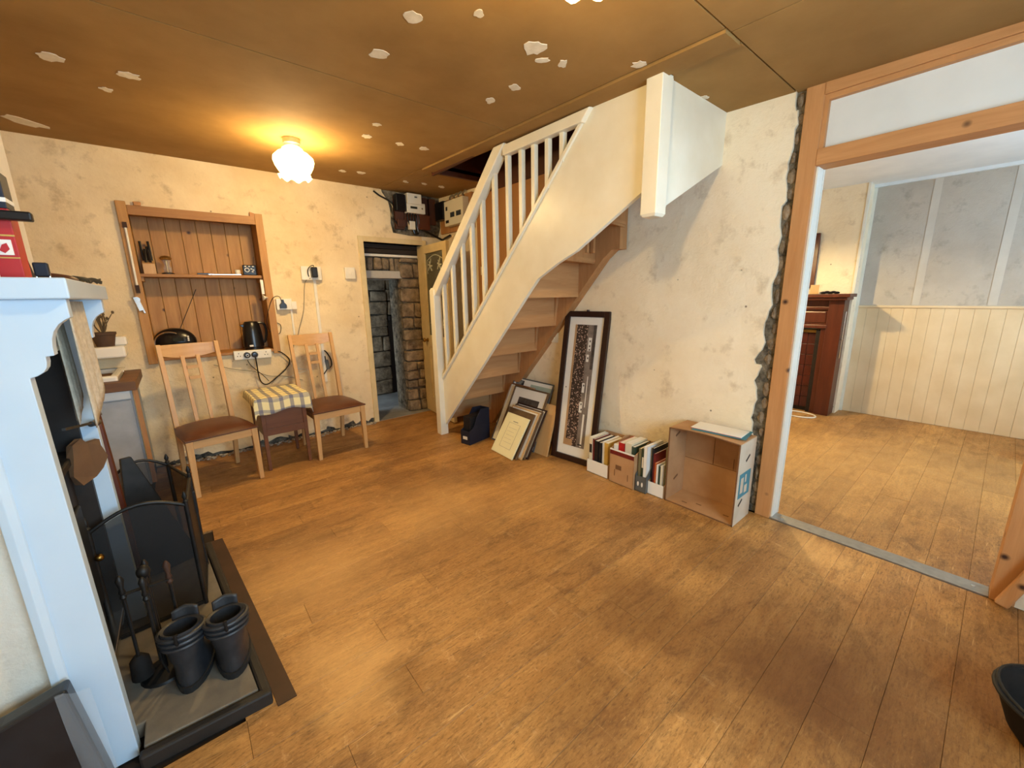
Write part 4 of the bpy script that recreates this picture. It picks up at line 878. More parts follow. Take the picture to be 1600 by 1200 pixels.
# fire screen
t = thing('fire_screen', 'black mesh fire screen with rails and finials on the hearth', 'fire screen', (-.2, 2.35, .05))
P = [(-.18, -.25), (.115, -.22), (.135, .12), (.05, .40), (-.17, .36)]
hz = .49
for k in range(4):
    a, b = P[k], P[k + 1]; nseg = 8
    def f(u, v, a=a, b=b): 
        bow = .06 * math.sin(math.pi * u) if k in (0, 3) else 0
        return (a[0] + (b[0] - a[0]) * u, a[1] + (b[1] - a[1]) * u, .01 + v * (hz - .02 + bow))
    MB().grid(f, nseg, 3).build('mesh_panel', 'mesh_black', t)
    top = [(a[0] + (b[0] - a[0]) * u, a[1] + (b[1] - a[1]) * u, hz + (.06 * math.sin(math.pi * u) if k in (0, 3) else 0)) for u in [q / 10 for q in range(11)]]
    MB().tube(top, .0075, 8).build('top_rail', 'black_iron', t, smooth=True); MB().bar((a[0], a[1], .01), (b[0], b[1], .01), .012, .012).build('bottom_rail', 'black_iron', t)
for a in P:
    MB().cyl((a[0], a[1], 0), (a[0], a[1], hz + .02), .009).build('post', 'black_iron', t, smooth=True); MB().lathe([(0, .05), (.004, .045), (.010, .025), (.006, .012), (.011, .004), (.009, 0)], n=12).build('finial', 'black_iron', t, smooth=True, loc=(a[0], a[1], hz + .015))
MB().box(.13, .145, .10, .135, .30, .42).build('handle', 'black_iron', t, bevel=.004)
tag(MB().prism([(-.14, 0), (.14, 0), (-.03, .62), (-.07, .62)], 'x', -.012, .012).build('black_shovel_blade', 'black_iron', loc=(-.22, 2.56, .05), rot=(0, R(-6), R(-70)), bevel=.004), 'tall black tapering metal plate standing inside the fire screen', 'metal plate')
# companion set
t = thing('fireside_tools', 'black iron fireside tool stand with hanging tools on the hearth', 'fireside tools', (-.222, 1.80, .05))
MB().lathe([(0, .018), (.03, .016), (.07, .008), (.075, 0), (0, 0)], n=20).build('base', 'black_iron', t, smooth=True); MB().cyl((0, 0, .01), (0, 0, .40), .008).build('stem', 'black_iron', t, smooth=True); MB().ell((0, 0, .42), (.02, .02, .024)).build('stem_knob', 'black_iron', t, smooth=True)
for s in (0, 1): MB().bar((-.06 * (1 - s), -.06 * s, .36), (.06 * (1 - s), .06 * s, .36), .012, .006).build('hanger', 'black_iron', t)
for k, (x, y) in enumerate(((.062, 0), (-.062, 0), (0, .062), (0, -.062))):
    tl = MB().tube([(x, y, .10), (x, y, .34)], .0055, 8).build('tool_shaft', 'black_iron', t, smooth=True)
    MB().lathe([(.006, 0), (.010, .01), (.006, .02), (.010, .03), (.006, .042), (.012, .075), (.006, .09), (0, .096)], n=12).build('tool_handle', 'rust_metal' if k == 0 else 'black_iron', tl, smooth=True, loc=(x, y, .34))
    if k == 0: MB().prism([(-.03, 0), (.03, 0), (.038, .09), (.01, .12), (-.01, .12), (-.038, .09)], 'x', x - .004, x + .004).build('shovel', 'black_iron', tl, loc=(0, 0, .015))
    elif k == 1: MB().lathe([(.032, .0), (.028, .07), (.012, .09), (0, .09)], c=(x, y, .02), n=14).build('brush', 'black_matt', tl, smooth=True)
    else: MB().cyl((x, y, .10), (x + .012, y, .03), .006, .002).build('tip', 'black_iron', tl)
# boots
def boot(label, loc, rz, lean):
    t = thing('walking_boot', label, 'boot', loc, (0, 0, R(rz)), 'pair of walking boots on the hearth')
    t.scale = (1.1, .92, .92)
    secs = []                                               # shaft and foot as one lofted body; toe points to local -y
    def ring(cx, cy, cz_, rx, ry, tilt=0, n=22): return [(cx + rx * math.cos(a), cy + ry * math.sin(a), cz_ + tilt * math.sin(a)) for a in [2 * math.pi * k / n for k in range(n)]]
    body = MB(); body.loft([ring(0, -.055, .028, .047, .135), ring(0, -.055, .05, .049, .137), ring(0, -.045, .075, .047, .125), ring(0, -.02, .105, .045, .098), ring(0, .012, .135, .045, .07), ring(0, .022, .17, .048, .06), ring(0, .024, .21, .052, .062), ring(lean, .026, .245, .055, .065, .006), ring(lean, .028, .262, .052, .062, .008), ring(lean, .028, .258, .043, .053, .006), ring(lean, .026, .20, .04, .05), ring(0, .02, .12, .036, .045)], cap=True)
    body.build('upper', 'boot_leather', t, smooth=True)
    for z, rx, ry in ((.245, .058, .067), (.222, .056, .0655), (.20, .0535, .064)): MB().tube([(lean * .8 + (rx) * math.cos(a), .026 + ry * math.sin(a), z + .006 * math.sin(a)) for a in [2 * math.pi * k / 24 for k in range(24)]], .008, 8, closed=True).build('padded_collar', 'boot_leather', t, smooth=True)
    so = MB(); so.loft([ring(0, -.055, 0, .049, .14), ring(0, -.055, .03, .053, .145)]).build('sole', 'boot_sole', t, smooth=True)
    tg = MB(); tg.grid(lambda u, v: (lean + (u - .5) * .07, -.035 - .012 * math.cos((u - .5) * 3) - .01 * v, .215 + .075 * v - .02 * abs(u - .5) * v), 6, 6).build('tongue', 'boot_leather', t, smooth=True, solid=.007)
    for k in range(6): MB().tube([(-.026, -.128 + .017 * k, .092 + .016 * k), (0, -.138 + .017 * k, .104 + .018 * k), (.026, -.128 + .017 * k, .092 + .016 * k)], .0028, 6).build('lace', 'black_matt', t, smooth=True)
    MB().tube([(lean, .09, .22), (lean, .104, .25), (lean, .10, .275), (lean, .085, .265)], .005, 6).build('pull_loop', 'black_matt', t, smooth=True)
boot('black leather walking boot beside the fireside tools', (-.142, 1.70, .05), 168, 0)
boot('black leather walking boot at the hearth corner', (-.022, 1.665, .05), 176, -.003)
# wrapped black slab leaning by the mantelpiece
t = thing('wrapped_slab', 'black slab in clear plastic wrap leaning beside the mantelpiece', 'slab', (-.4, 1.44, 0), (R(-4), 0, 0))
MB().prism([(-.6, 0), (.07, 0), (.062, .09), (.026, .395), (-.09, .365), (-.6, .30)], 'y', -.03, .03).build('slab', 'black_film', t, bevel=.01, seg=3)
def fm(u, v): return (.03 + .062 * u - .02 * v, -.046 + .004 * math.sin(u * 9 + v * 6), .40 * v - .02 * u * v)
MB().grid(fm, 8, 12).build('clear_wrap', 'clear_film', t, smooth=True)
# things on the mantel shelf
MZ = 1.462
t = thing('red_box', 'tall red box with white square emblem on the mantel shelf', 'box', (-.335, 1.62, MZ))
MB().box(-.06, .06, -.035, .035, 0, .165).build('carton', 'red_card', t, bevel=.002); MB().box(-.06, .06, -.035, .035, .165, .25).build('printed_top', 'navy_card', t, bevel=.002); MB().box(-.061, .061, -.036, .036, .18, .19).build('white_band', 'paper_white', t)
MB().box(.024, .052, -.037, -.034, .056, .092).build('emblem_square', 'paper_white', t); MB().prism([(.030, .066), (.038, .060), (.047, .070), (.044, .084), (.036, .080)], 'y', -.0385, -.036).build('emblem_mark', 'red_card', t); MB().box(-.06, .06, -.0365, -.034, .10, .104).build('printed_line', 'paper_gold', t); MB().box(-.06, .06, -.0365, -.034, .048, .051).build('printed_line', 'paper_gold', t)
tag(MB().box(-.09, .10, -.012, .012, -.011, .011).build('black_bar', 'black_plastic', loc=(-.335, 1.572, MZ + .147), bevel=.004), 'black bar held across the front of the red box', 'bar')
t = thing('printed_card', 'white printed card standing before the red box', 'card', (-.36, 1.555, MZ)); MB().box(-.05, .05, -.003, .003, 0, .085).build('card', 'paper_white', t)
for z, x0, x1 in ((.066, -.04, .04), (.054, -.04, .03), (.040, -.04, .038), (.02, .005, .04)): MB().box(x0, x1, -.0045, -.002, z, z + (.004 if z > .03 else .014)).build('printed_line', 'navy_card', t)
tag(MB().box(-.02, .02, -.05, .05, 0, .11).build('black_case', 'black_plastic', loc=(-.318, 1.80, MZ), bevel=.008, rot=(0, R(-8), 0)), 'slim black case standing behind the red box', 'case')
t = thing('padlock', 'dark blue and silver metal item standing on the mantel shelf', 'ornament', (-.298, 1.93, MZ)); MB().box(-.016, .016, -.012, .012, .02, .062).build('body', 'navy_card', t, bevel=.004)
for x in (-.014, .014): MB().cyl((x, 0, 0), (x, 0, .03), .003).build('pin', 'chrome', t)
for k in range(4): MB().ell((-.03 - .012 * k, .01 * (k % 2), .012 + .008 * k), (.008, .008, .011), 8, 6).build('bead', 'chrome', t, smooth=True)
tag(MB().tube([(.04 * math.cos(a), .05 * math.sin(a), .012 + .014 * math.sin(a * .5)) for a in [2 * math.pi * k / 24 for k in range(24)]], .010, 8, closed=True).build('leather_strap', 'brown_leather', loc=(-.28, 2.0, MZ), smooth=True), 'coiled brown leather strap lying on the mantel shelf', 'strap')
t = thing('dried_leaves', 'curled brown dry leaves at the far end of the mantel shelf', 'leaves', (-.245, 2.12, MZ))
for k in range(6):
    a = random.uniform(0, 6.28); lx, ly = random.uniform(-.03, .03), random.uniform(-.1, .1)
    MB().grid(lambda u, v: ((u - .5) * .045 * math.sin(math.pi * (.15 + .7 * v)), (v - .5) * .06, .004 + .02 * abs(u - .5) + .012 * math.sin(v * 3.1)), 4, 6).build('leaf', 'dry_twig', t, solid=.001, loc=(lx, ly, .001), rot=(0, 0, a))
# ------------------------------------------------------------------ pictures and frames leaning under the stairs
def leaning(name, label, cat, loc, lean, yaw=-92, group=None):
    return thing(name, label, cat, loc, (R(-lean), 0, R(yaw)), group)
def frame(t, w_, h, b, th, mat):                             # four mitred-looking bars, front at local -y
    MB().box(-w_ / 2, -w_ / 2 + b, -th, 0, 0, h).build('frame_side', mat, t, bevel=.002); MB().box(w_ / 2 - b, w_ / 2, -th, 0, 0, h).build('frame_side', mat, t, bevel=.002)
    MB().box(-w_ / 2 + b, w_ / 2 - b, -th, 0, 0, b).build('frame_rail', mat, t, bevel=.002); MB().box(-w_ / 2 + b, w_ / 2 - b, -th, 0, h - b, h).build('frame_rail', mat, t, bevel=.002)
    MB().box(-w_ / 2 + .004, w_ / 2 - .004, -.003, .001, .004, h - .004).build('back_board', 'card_brown', t)
def quad(t, x0, x1, z0, z1, y, mat, name, th=.002): return MB().box(x0, x1, y - th, y, z0, z1).build(name, mat, t)
GP = 'framed pictures leaning under the stairs'
t = leaning('panorama_frame', 'tall dark framed panorama photograph of a crowd standing on its end', 'picture', (2.455, 2.185, 0), 9.0, -83)
W_, H_ = .43, 1.275
frame(t, W_, H_, .047, .03, 'dark_frame'); mo_ = quad(t, -.168, .168, .047, H_ - .047, -.008, 'mount_white', 'mount', .004)
quad(mo_, -.108, -.088, .13, 1.165, -.0125, 'print_tan', 'photo_sky'); quad(mo_, -.088, .022, .13, 1.165, -.0125, 'crowd_print', 'photo_crowd'); quad(mo_, .022, .102, .13, 1.165, -.0125, 'print_grey', 'photo_building')
quad(mo_, .075, .102, .80, 1.165, -.0136, 'print_dark', 'photo_trees'); quad(mo_, -.108, -.02, .085 + .045, .185, -.0136, 'print_tan', 'photo_lawn')
for z0, z1, x0, x1 in ((.95, 1.06, .035, .066), (.86, .92, .03, .055), (.60, .68, .02, .045), (.43, .52, .012, .042), (.14, .42, .058, .075), (.48, .74, .062, .07)): quad(mo_, x0, x1, z0, z1, -.0136, 'mount_white', 'photo_house', .001)
for z0, x0 in ((1.03, .046), (.99, .046), (.96, .046), (.89, .04), (.66, .03), (.50, .024), (.455, .03)): quad(mo_, x0, x0 + .011, z0 - .007, z0 + .009, -.0142, 'print_dark', 'photo_window', .0005)
quad(mo_, .036, .075, .150, .162, -.0142, 'ink_dark', 'caption', .0005); quad(t, -.168, .168, .047, H_ - .047, -.018, 'picture_glass', 'glass', .001)
MB().cyl((0, -.015, H_), (0, -.015, H_ + .012), .012).build('hanger', 'dark_frame', t, smooth=True); quad(t, -.145, -.138, .62, .632, -.0125, 'ink_dark', 'mark', .001)

t = leaning('picture', 'large pale green print with a small dark label, rearmost under the stairs', 'picture', (2.335, 2.825, 0), 24, -90, GP)
frame(t, .56, .645, .012, .012, 'grey_plastic'); quad(t, -.268, .268, .012, .633, -.004, 'mount_white', 'mount'); quad(t, -.02, .268, .35, .60, -.0055, 'picture_green', 'printed_area', .001); quad(t, -.235, -.12, .575, .62, -.0065, 'ink_dark', 'dark_label', .001)
for k in range(3): quad(t, -.225, -.135 - .012 * k, .605 - .011 * k, .608 - .011 * k, -.0072, 'mount_white', 'printed_line', .0005)
t = leaning('picture', 'slim silver framed picture at the left of the leaning pictures', 'picture', (2.262, 2.905, 0), 27, -90, GP); frame(t, .36, .60, .014, .014, 'chrome'); quad(t, -.166, .166, .014, .586, -.006, 'mount_white', 'mount')
t = leaning('picture', 'wood framed dark landscape photograph in a wide white mount', 'picture', (2.222, 2.735, 0), 27, -90, GP)
frame(t, .47, .60, .014, .018, 'brown_frame'); quad(t, -.221, .221, .014, .586, -.006, 'mount_white', 'mount'); quad(t, -.13, .15, .20, .50, -.0085, 'print_dark', 'photo'); quad(t, -.125, .145, .42, .436, -.0095, 'ink_dark', 'photo_ridge', .001); quad(t, -.13, .15, .30, .34, -.0095, 'print_grey', 'photo_water', .001)
tag(MB().box(-.19, .15, -.009, .009, 0, .46).build('pine_board', 'light_wood', loc=(2.345, 2.545, 0), rot=(R(-17), 0, R(-88))), 'bare pale wooden board leaning beside the tall dark frame', 'board')
for k, (x, yy, ww, hh, mat, lab) in enumerate(((2.188, 2.655, .40, .46, 'dark_frame', 'thin dark framed picture behind the brown backed one'), (2.162, 2.66, .38, .45, 'brown_frame', 'thin brown framed picture third from the front of the stack'), (2.138, 2.672, .38, .44, 'light_wood', 'thin pale framed picture just behind the brown backed one'))):
    t = leaning('picture', lab, 'picture', (x, yy, 0), 30, -91, GP); frame(t, ww, hh, .014, .014, mat)
    quad(t, -ww / 2 + .014, ww / 2 - .014, .014, hh - .014, -.006, 'mount_white', 'mount')
t = leaning('picture', 'brown backed picture showing above the cream certificate', 'picture', (2.112, 2.70, 0), 31, -92, GP); frame(t, .37, .425, .012, .014, 'brown_frame'); quad(t, -.173, .173, .012, .413, -.009, 'brown_frame', 'backing_paper')
t = leaning('certificate', 'cream certificate with thin ruled border, front of the leaning pictures', 'certificate', (2.082, 2.70, 0), 32, -93.5, GP)
MB().box(-.162, .162, -.012, 0, 0, .385).build('panel', 'paper_cream', t, bevel=.002)
for x0, x1, z0, z1 in ((-.075, .085, .30, .302), (-.075, .085, .068, .07), (-.077, -.075, .068, .302), (.085, .087, .068, .302)): quad(t, x0, x1, z0, z1, -.012, 'ink_grey', 'border_line', .001)
for k in range(5): quad(t, -.055, .065 - .02 * (k % 2), .255 - .034 * k, .2565 - .034 * k, -.012, 'ink_grey', 'text_line', .001)
quad(t, -.03, .04, .315, .322, -.012, 'ink_grey', 'heading', .001)
# navy magazine file
t = thing('magazine_file', 'navy blue card magazine file with white label under the stairs', 'magazine file', (1.985, 3.145, 0), (0, 0, R(-90 + 12)))
mz = MB(); W_ = .055
for s in (-1, 1): MB().prism([(0, 0), (.29, 0), (.29, .315), (.17, .325), (.11, .25), (.06, .16), (0, .135)], 'x', s * W_ - .003, s * W_ + .003).build('side', 'navy_card', t)
MB().box(-W_, W_, 0, .006, 0, .135).build('front', 'navy_card', t); MB().box(-W_, W_, .284, .29, 0, .315).build('spine', 'navy_card', t); MB().box(-W_, W_, 0, .29, 0, .005).build('bottom', 'navy_card', t)
MB().box(-.028, .028, -.003, 0, .05, .08).build('label_holder', 'white_plastic', t)
MB().box(-.045, .04, .03, .28, .006, .27).build('paper_stack', 'spine_black', t)
# files, books and boxes along the wall: local x runs along the wall to the right, local y goes back to the wall
def wall_thing(name, label, cat, x, y, z=0, group=None, yaw=-90): return thing(name, label, cat, (x, y, z), (0, 0, R(yaw)), group)
def mfile(label, x, y, w_, low, high, dep, mat, inside):
    t = wall_thing('magazine_file', label, 'magazine file', x, y)
    for s in (-1, 1): MB().prism([(0, 0), (dep, 0), (dep, high), (dep - .05, high), (.03, low + .01), (0, low)], 'x', s * w_ / 2 - .002, s * w_ / 2 + .002).build('side', inside, t)
    MB().box(-w_ / 2, w_ / 2, 0, .004, 0, low).build('front', mat, t); MB().box(-w_ / 2, w_ / 2, dep - .004, dep, 0, high).build('back', inside, t); MB().box(-w_ / 2, w_ / 2, 0, dep, 0, .004).build('bottom', inside, t)
    return t
GB = 'books and papers in the files along the wall'
def book(label, x, y, w_, h, dep, mat, z=.005, tilt=0, pages=True, band=None):
    t = thing('book', label, 'book', (x, y, z), (0, R(tilt), R(-90)), GB)
    if pages: MB().box(-w_ / 2 + .0015, w_ / 2 - .0015, .003, dep - .002, .002, h - .003).build('pages', 'paper_white', t)
    MB().box(-w_ / 2, -w_ / 2 + .0016, 0, dep, 0, h).build('cover', mat, t); MB().box(w_ / 2 - .0016, w_ / 2, 0, dep, 0, h).build('cover', mat, t); MB().box(-w_ / 2, w_ / 2, 0, .003, 0, h).build('spine', mat, t, bevel=.001)
    if band: MB().box(-w_ / 2 + .004, w_ / 2 - .004, -.0012, .001, h * .55, h * .8).build('spine_title', band, t)
mfile('white fronted low magazine file next to the tall dark frame', 2.39, 1.872, .205, .108, .29, .25, 'paper_white', 'card_brown')
book('pale book with dark spine marks, leftmost in the white fronted file', 2.405, 1.952, .032, .285, .2, 'spine_cream', band='ink_dark')
book('maroon book beside the pale one in the white fronted file', 2.41, 1.927, .018, .275, .2, 'maroon')
book('thick black book in the middle of the white fronted file', 2.405, 1.897, .036, .268, .21, 'spine_black')
book('thinner black book right of the thick black one', 2.41, 1.864, .026, .262, .2, 'spine_black', band='ink_dark')
book('white booklet with cream pages in the white fronted file', 2.42, 1.838, .022, .275, .2, 'paper_white')
book('gold covered book, rightmost in the white fronted file', 2.415, 1.808, .034, .272, .2, 'paper_gold')
t = wall_thing('file_box', 'plain brown cardboard file box with stained front', 'box', 2.38, 1.642)
W_ = .208
MB().box(-W_ / 2, W_ / 2, 0, .004, 0, .225).build('front', 'card_brown', t); MB().box(-W_ / 2, W_ / 2, 0, .0045, .225, .262).build('front_band', 'maroon', t); MB().box(-W_ / 2, W_ / 2, -.001, .006, .258, .268).build('front_rim', 'paper_white', t)
for s in (-1, 1): MB().prism([(0, 0), (.25, 0), (.25, .31), (.18, .32), (0, .262)], 'x', s * W_ / 2 - .002, s * W_ / 2 + .002).build('side', 'card_brown', t)
MB().box(-W_ / 2, W_ / 2, .246, .25, 0, .31).build('back', 'card_brown', t); MB().box(-W_ / 2, W_ / 2, 0, .25, 0, .004).build('bottom', 'card_brown', t)
for x0, x1, z0, z1 in ((-.05, .0, .12, .15), (.055, .06, .05, .10), (-.06, -.055, .06, .11), (-.05, .0, .115, .12)): MB().box(x0, x1, -.0012, .001, z0, z1).build('stain', 'card_edge', t)
book('white paper bundle leaning in the brown file box', 2.41, 1.715, .04, .29, .2, 'paper_white')
book('bright red folder in the brown file box', 2.41, 1.668, .05, .315, .2, 'red_card', tilt=0)
book('white folder right of the red one in the brown file box', 2.415, 1.612, .055, .325, .2, 'spine_cream')
book('dark green folder at the right of the brown file box', 2.415, 1.57, .026, .31, .2, 'spine_green')
t = wall_thing('file_rack', 'dark grey plastic file holder with oval holes', 'file holder', 2.395, 1.487)
W_ = .085
fr = MB(); fr.prism([(-W_ / 2, 0), (W_ / 2, 0), (W_ / 2, .125), (-W_ / 2, .115)], 'y', 0, .004).build('front', 'grey_plastic', t)
for s in (-1, 1): MB().prism([(0, 0), (.24, 0), (.24, .30), (.19, .30), (0, .12)], 'x', s * W_ / 2 - .002, s * W_ / 2 + .002).build('side', 'grey_plastic', t)
MB().box(-W_ / 2, W_ / 2, .236, .24, 0, .30).build('back', 'grey_plastic', t); MB().box(-W_ / 2, W_ / 2, 0, .24, 0, .004).build('bottom', 'grey_plastic', t)
for x in (-.018, .014): MB().lathe([(0, .0005), (.007, .0005), (.007, 0)], n=14).build('hole', 'mount_white', t, loc=(x, -.0002, .06), rot=(R(90), 0, 0)).scale = (1, 2.6, 1)
book('olive file in the grey holder', 2.415, 1.513, .022, .315, .21, 'spine_olive')
book('green spined file in the grey holder', 2.415, 1.489, .02, .32, .21, 'spine_green', band='paper_white')
book('tall white file at the right of the grey holder', 2.405, 1.464, .024, .345, .21, 'paper_white')
mfile('white fronted small file holding booklets beside the open carton', 2.42, 1.382, .122, .095, .28, .23, 'paper_white', 'card_brown')
book('black booklet at the left of the small white file', 2.44, 1.427, .014, .335, .19, 'spine_black'); book('maroon booklet next to the black one', 2.435, 1.412, .012, .30, .19, 'maroon'); book('orange booklet in the small white file', 2.435, 1.399, .012, .235, .19, 'spine_orange'); book('white booklet in the middle of the small white file', 2.435, 1.384, .014, .225, .19, 'paper_white')
book('green spined booklet in the small white file', 2.435, 1.369, .012, .22, .19, 'spine_green'); book('cream booklet in the small white file', 2.435, 1.352, .016, .23, .19, 'spine_cream'); book('olive folder rising at the right of the small white file', 2.46, 1.336, .012, .36, .18, 'spine_olive')
# open carton lying on its side
t = wall_thing('cardboard_box', 'empty brown carton on its side, opening to the room, by the post', 'box', 2.425, 1.088)
W_, H_, Dp, e = .444, .525, .235, .006
MB().box(-W_ / 2, W_ / 2, Dp - e, Dp, 0, H_).build('bottom_board', 'card_brown', t)
def wav(y): return .006 * math.sin(y * 30)
MB().box(-W_ / 2, W_ / 2, 0, Dp, 0, e).build('wall_lower', 'card_brown', t)
up_ = MB(); up_.grid(lambda u, v: (-W_ / 2 + W_ * u, Dp * v, H_ + .012 * math.sin(math.pi * u) * (1 - v)), 12, 2); up_.build('wall_upper', 'card_brown', t, solid=e)
MB().box(-W_ / 2, -W_ / 2 + e, 0, Dp, 0, H_).build('wall_side', 'card_brown', t)
MB().box(W_ / 2 - e, W_ / 2, 0, Dp, 0, H_).build('wall_side', 'card_brown', t); MB().box(W_ / 2, W_ / 2 + .003, .0, Dp, 0, H_).build('outer_liner', 'box_outside', t)
for a in (((-W_ / 2 - .002, W_ / 2 + .002), (-.001, e + .001)), ): MB().box(a[0][0], a[0][1], -.002, .002, a[1][0], a[1][1]).build('raw_edge', 'card_edge', t)
for x in (-W_ / 2 + .003, W_ / 2 - .002): MB().box(x - .004, x + .004, -.002, .002, 0, H_).build('raw_edge', 'card_edge', t)
MB().tube([(-W_ / 2 + W_ * q / 12, -.001, H_ + .012 * math.sin(math.pi * q / 12)) for q in range(13)], .0042, 6).build('raw_edge', 'card_edge', t)
MB().box(-W_ / 2 + .01, W_ / 2 - .01, Dp - e - .003, Dp - e - .001, .26, .263).build('fold_line', 'card_edge', t); MB().box(-.02, -.017, Dp - e - .003, Dp - e - .001, .263, .50).build('flap_joint', 'card_edge', t); MB().box(.11, .113, Dp - e - .003, Dp - e - .001, .263, .34).build('flap_joint', 'card_edge', t)
for s, yy, zz in ((-1, .08, .45), (-1, .09, .13)): MB().bar((s * (W_ / 2 - e - .001), yy, zz), (s * (W_ / 2 - e - .001), yy + .05, zz + .02), .003, .012).build('hand_slot', 'card_edge', t)
for x, yy in ((-.13, .06), (-.05, .10), (.13, .09)): MB().bar((x, yy, e + .0006), (x + .035, yy, e + .0006), .008, .002).build('hand_slot', 'card_edge', t)
for zz, y0 in ((.40, .10), (.12, .05)): MB().bar((W_ / 2 + .0035, y0, zz), (W_ / 2 + .0035, y0 + .05, zz + .03), .003, .012).build('hand_slot', 'spine_black', t)
MB().box(W_ / 2 + .003, W_ / 2 + .0045, .03, .19, .17, .33).build('teal_print', 'teal_print', t)
for y0, y1, z0, z1 in ((.05, .09, .20, .30), (.11, .15, .19, .24), (.11, .13, .26, .31)): MB().box(W_ / 2 + .0045, W_ / 2 + .0052, y0, y1, z0, z1).build('print_shape', 'box_outside', t)
t = thing('paper_folder', 'white papers in a teal folder lying on the carton', 'folder', (2.565, 1.02, .5395), (0, 0, R(-90 + 8)))
MB().box(-.17, .14, -.09, .09, 0, .004).build('folder', 'teal_print', t); MB().box(-.18, .12, -.075, .08, .004, .008).build('papers', 'paper_white', t, rot=(0, 0, R(-4))); MB().box(-.18, .12, -.077, -.074, .0035, .006).build('red_edge', 'red_card', t, rot=(0, 0, R(-4)))

# ------------------------------------------------------------------ second room contents
t = thing('second_fireplace', 'dark red mahogany fireplace with iron insert in the second room', 'fireplace', (5.60, 1.72, 0))
def fb(x0, x1, y0, y1, z0, z1, n, mat='mahogany', bevel=.004, **k): return MB().box(x0 - 5.6, x1 - 5.6, y0 - 1.72, y1 - 1.72, z0, z1).build(n, mat, t, bevel=bevel, **k)
fb(5.45, 5.75, 1.065, 2.36, 1.325, 1.36, 'mantel_shelf'); fb(5.48, 5.75, 1.09, 2.34, 1.295, 1.325, 'shelf_moulding')
fb(5.55, 5.75, 1.12, 1.255, 0, 1.295, 'pilaster'); fb(5.55, 5.75, 2.18, 2.31, 0, 1.295, 'pilaster')
fb(5.58, 5.75, 1.255, 2.18, .99, 1.295, 'frieze'); fb(5.555, 5.585, 1.255, 2.18, 1.19, 1.22, 'frieze_rail'); fb(5.545, 5.60, 1.25, 2.185, .985, 1.02, 'lower_moulding'); fb(5.57, 5.60, 1.27, 2.16, 1.04, 1.17, 'frieze_panel', bevel=.012)
fb(5.575, 5.75, 1.255, 1.305, 0, .985, 'inner_stile')
fb(5.585, 5.64, 1.305, 1.345, 0, .96, 'iron_border', 'black_iron'); fb(5.585, 5.64, 1.345, 2.10, .93, .965, 'brass_border', 'brass')
for k in range(7):
    for j in range(2): fb(5.60 + .02, 5.64, 1.35 + .075 * j, 1.42 + .075 * j, .05 + .125 * k, .17 + .125 * k, 'tile', 'tile_red', .003)
fb(5.64, 5.74, 1.35, 2.1, 0, .93, 'iron_back', 'black_iron'); 
MB().tube([(5.60 - 5.6 + .0, 1.115 - 1.72, 1.16), (5.60 - 5.6, 1.106 - 1.72, 1.17), (5.60 - 5.6, 1.108 - 1.72, .66)], .006, 6).build('hanging_rod', 'chrome', t, smooth=True); fb(5.585, 5.62, 1.10, 1.12, .86, .875, 'rod_hook', 'chrome', .002)
t = thing('wall_mirror', 'dark wood framed mirror above the second fireplace', 'mirror', (5.735, 1.75, 1.36))
for y0, y1, z0, z1 in ((-.285, -.215, .07, .67), (.215, .285, .07, .67)): MB().box(-.02, .012, y0, y1, z0, z1).build('frame_side', 'mahogany', t, bevel=.004)
for z0, z1 in ((.07, .13), (.60, .67)): MB().box(-.02, .012, -.215, .215, z0, z1).build('frame_rail', 'mahogany', t, bevel=.004)
MB().box(-.004, .008, -.215, .215, .13, .60).build('mirror_glass', 'white_board', t)
tag(MB().box(-.012, .012, -.04, .04, 0, .10).build('wood_block', 'light_wood', loc=(5.60, 1.42, 1.36), rot=(0, 0, R(15)), bevel=.002), 'small pale wooden block standing on the second mantel', 'block')
t = thing('dark_glove', 'crumpled black cloth lying on the second mantel', 'cloth', (5.58, 1.27, 1.36)); g_ = MB()
for k in range(5): g_.ell((random.uniform(-.02, .02), -.06 + .03 * k, .012 + .006 * (k % 2)), (.03, .028, .014), 10, 6)
g_.build('folds', 'black_matt', t, smooth=True)
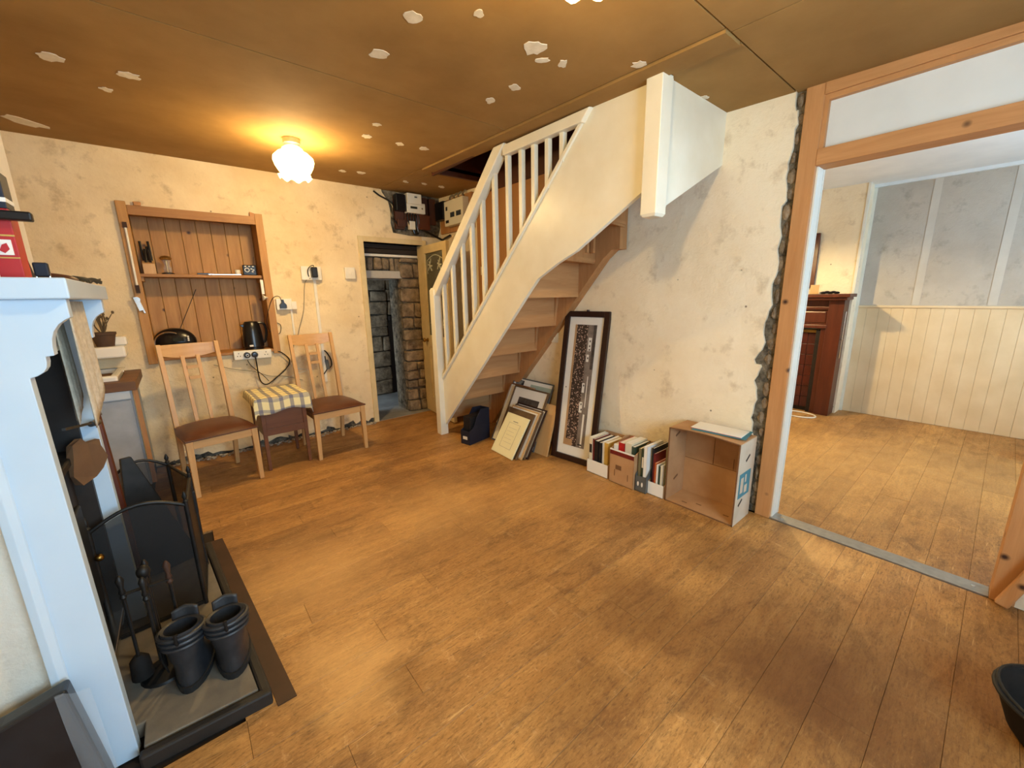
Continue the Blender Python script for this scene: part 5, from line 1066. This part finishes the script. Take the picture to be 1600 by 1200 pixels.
tag(MB().tube([(.12 * math.cos(a), .17 * math.sin(a), .008) for a in [2 * math.pi * k / 28 for k in range(28)]], .008, 6, closed=True).build('white_hoop', 'white_plastic', loc=(5.38, 1.36, 0), smooth=True), 'white plastic hoop lying on the floor before the second fireplace', 'hoop')
tag(MB().box(-.10, .10, -.16, .12, 0, .004).build('floor_sheet', 'paper_white', loc=(4.95, 1.50, .001), rot=(0, 0, .3)), 'white sheet lying on the second room floor behind the post', 'sheet')
t = thing('white_carrier', 'white bag standing at the right edge of the second room', 'bag', (5.25, -.42, 0)); MB().taper((0, 0, 0), (.16, .16), (0, 0, .22), (.24, .22)).jitter(.008).build('bag_body', 'paper_white', t, bevel=.012)
# ------------------------------------------------------------------ right edge of the main room
tag(MB().bar((2.655, -.185, .012), (2.655, -.36, .60), .045, .03, (1, 0, 0)).build('timber_batten', 'joinery', bevel=.008), 'loose pine batten leaning by the right post of the opening', 'batten')
t = thing('coal_bucket', 'black open bucket at the right edge of the photo', 'bucket', (1.895, -.325, 0)); t.scale = (1, 1, .87)
MB().lathe([(0, 0), (.10, 0), (.125, .04), (.158, .15), (.168, .17), (.160, .172), (.148, .15), (.115, .04), (0, .03)], n=32).build('body', 'black_matt', t, smooth=True)
MB().tube([(.166 * math.cos(a), .166 * math.sin(a), .172) for a in [2 * math.pi * k / 32 for k in range(32)]], .006, 8, closed=True).build('rim', 'black_iron', t, smooth=True)
MB().tube([(-.16 * math.cos(a), .16 * math.sin(a), .172 + .02 * math.sin(a)) for a in [math.pi * k / 16 for k in range(17)]], .005, 6).build('handle', 'black_iron', t, smooth=True)
# ------------------------------------------------------------------ crumbled plaster along the foot of the back wall
rb = MB()
for k in range(300):
    x = random.uniform(-.2, 1.6); yy = YB - abs(random.gauss(0, .035)) - .005; r = random.uniform(.004, .016)
    rb.ell((x, yy, r * .4), (r * random.uniform(.8, 1.5), r, r * random.uniform(.4, .8)), 6, 4)
o = rb.jitter(.002).build('plaster_rubble', 'rubble'); tag(o, 'crumbs of fallen plaster along the foot of the back wall', 'rubble'); o['kind'] = 'stuff'
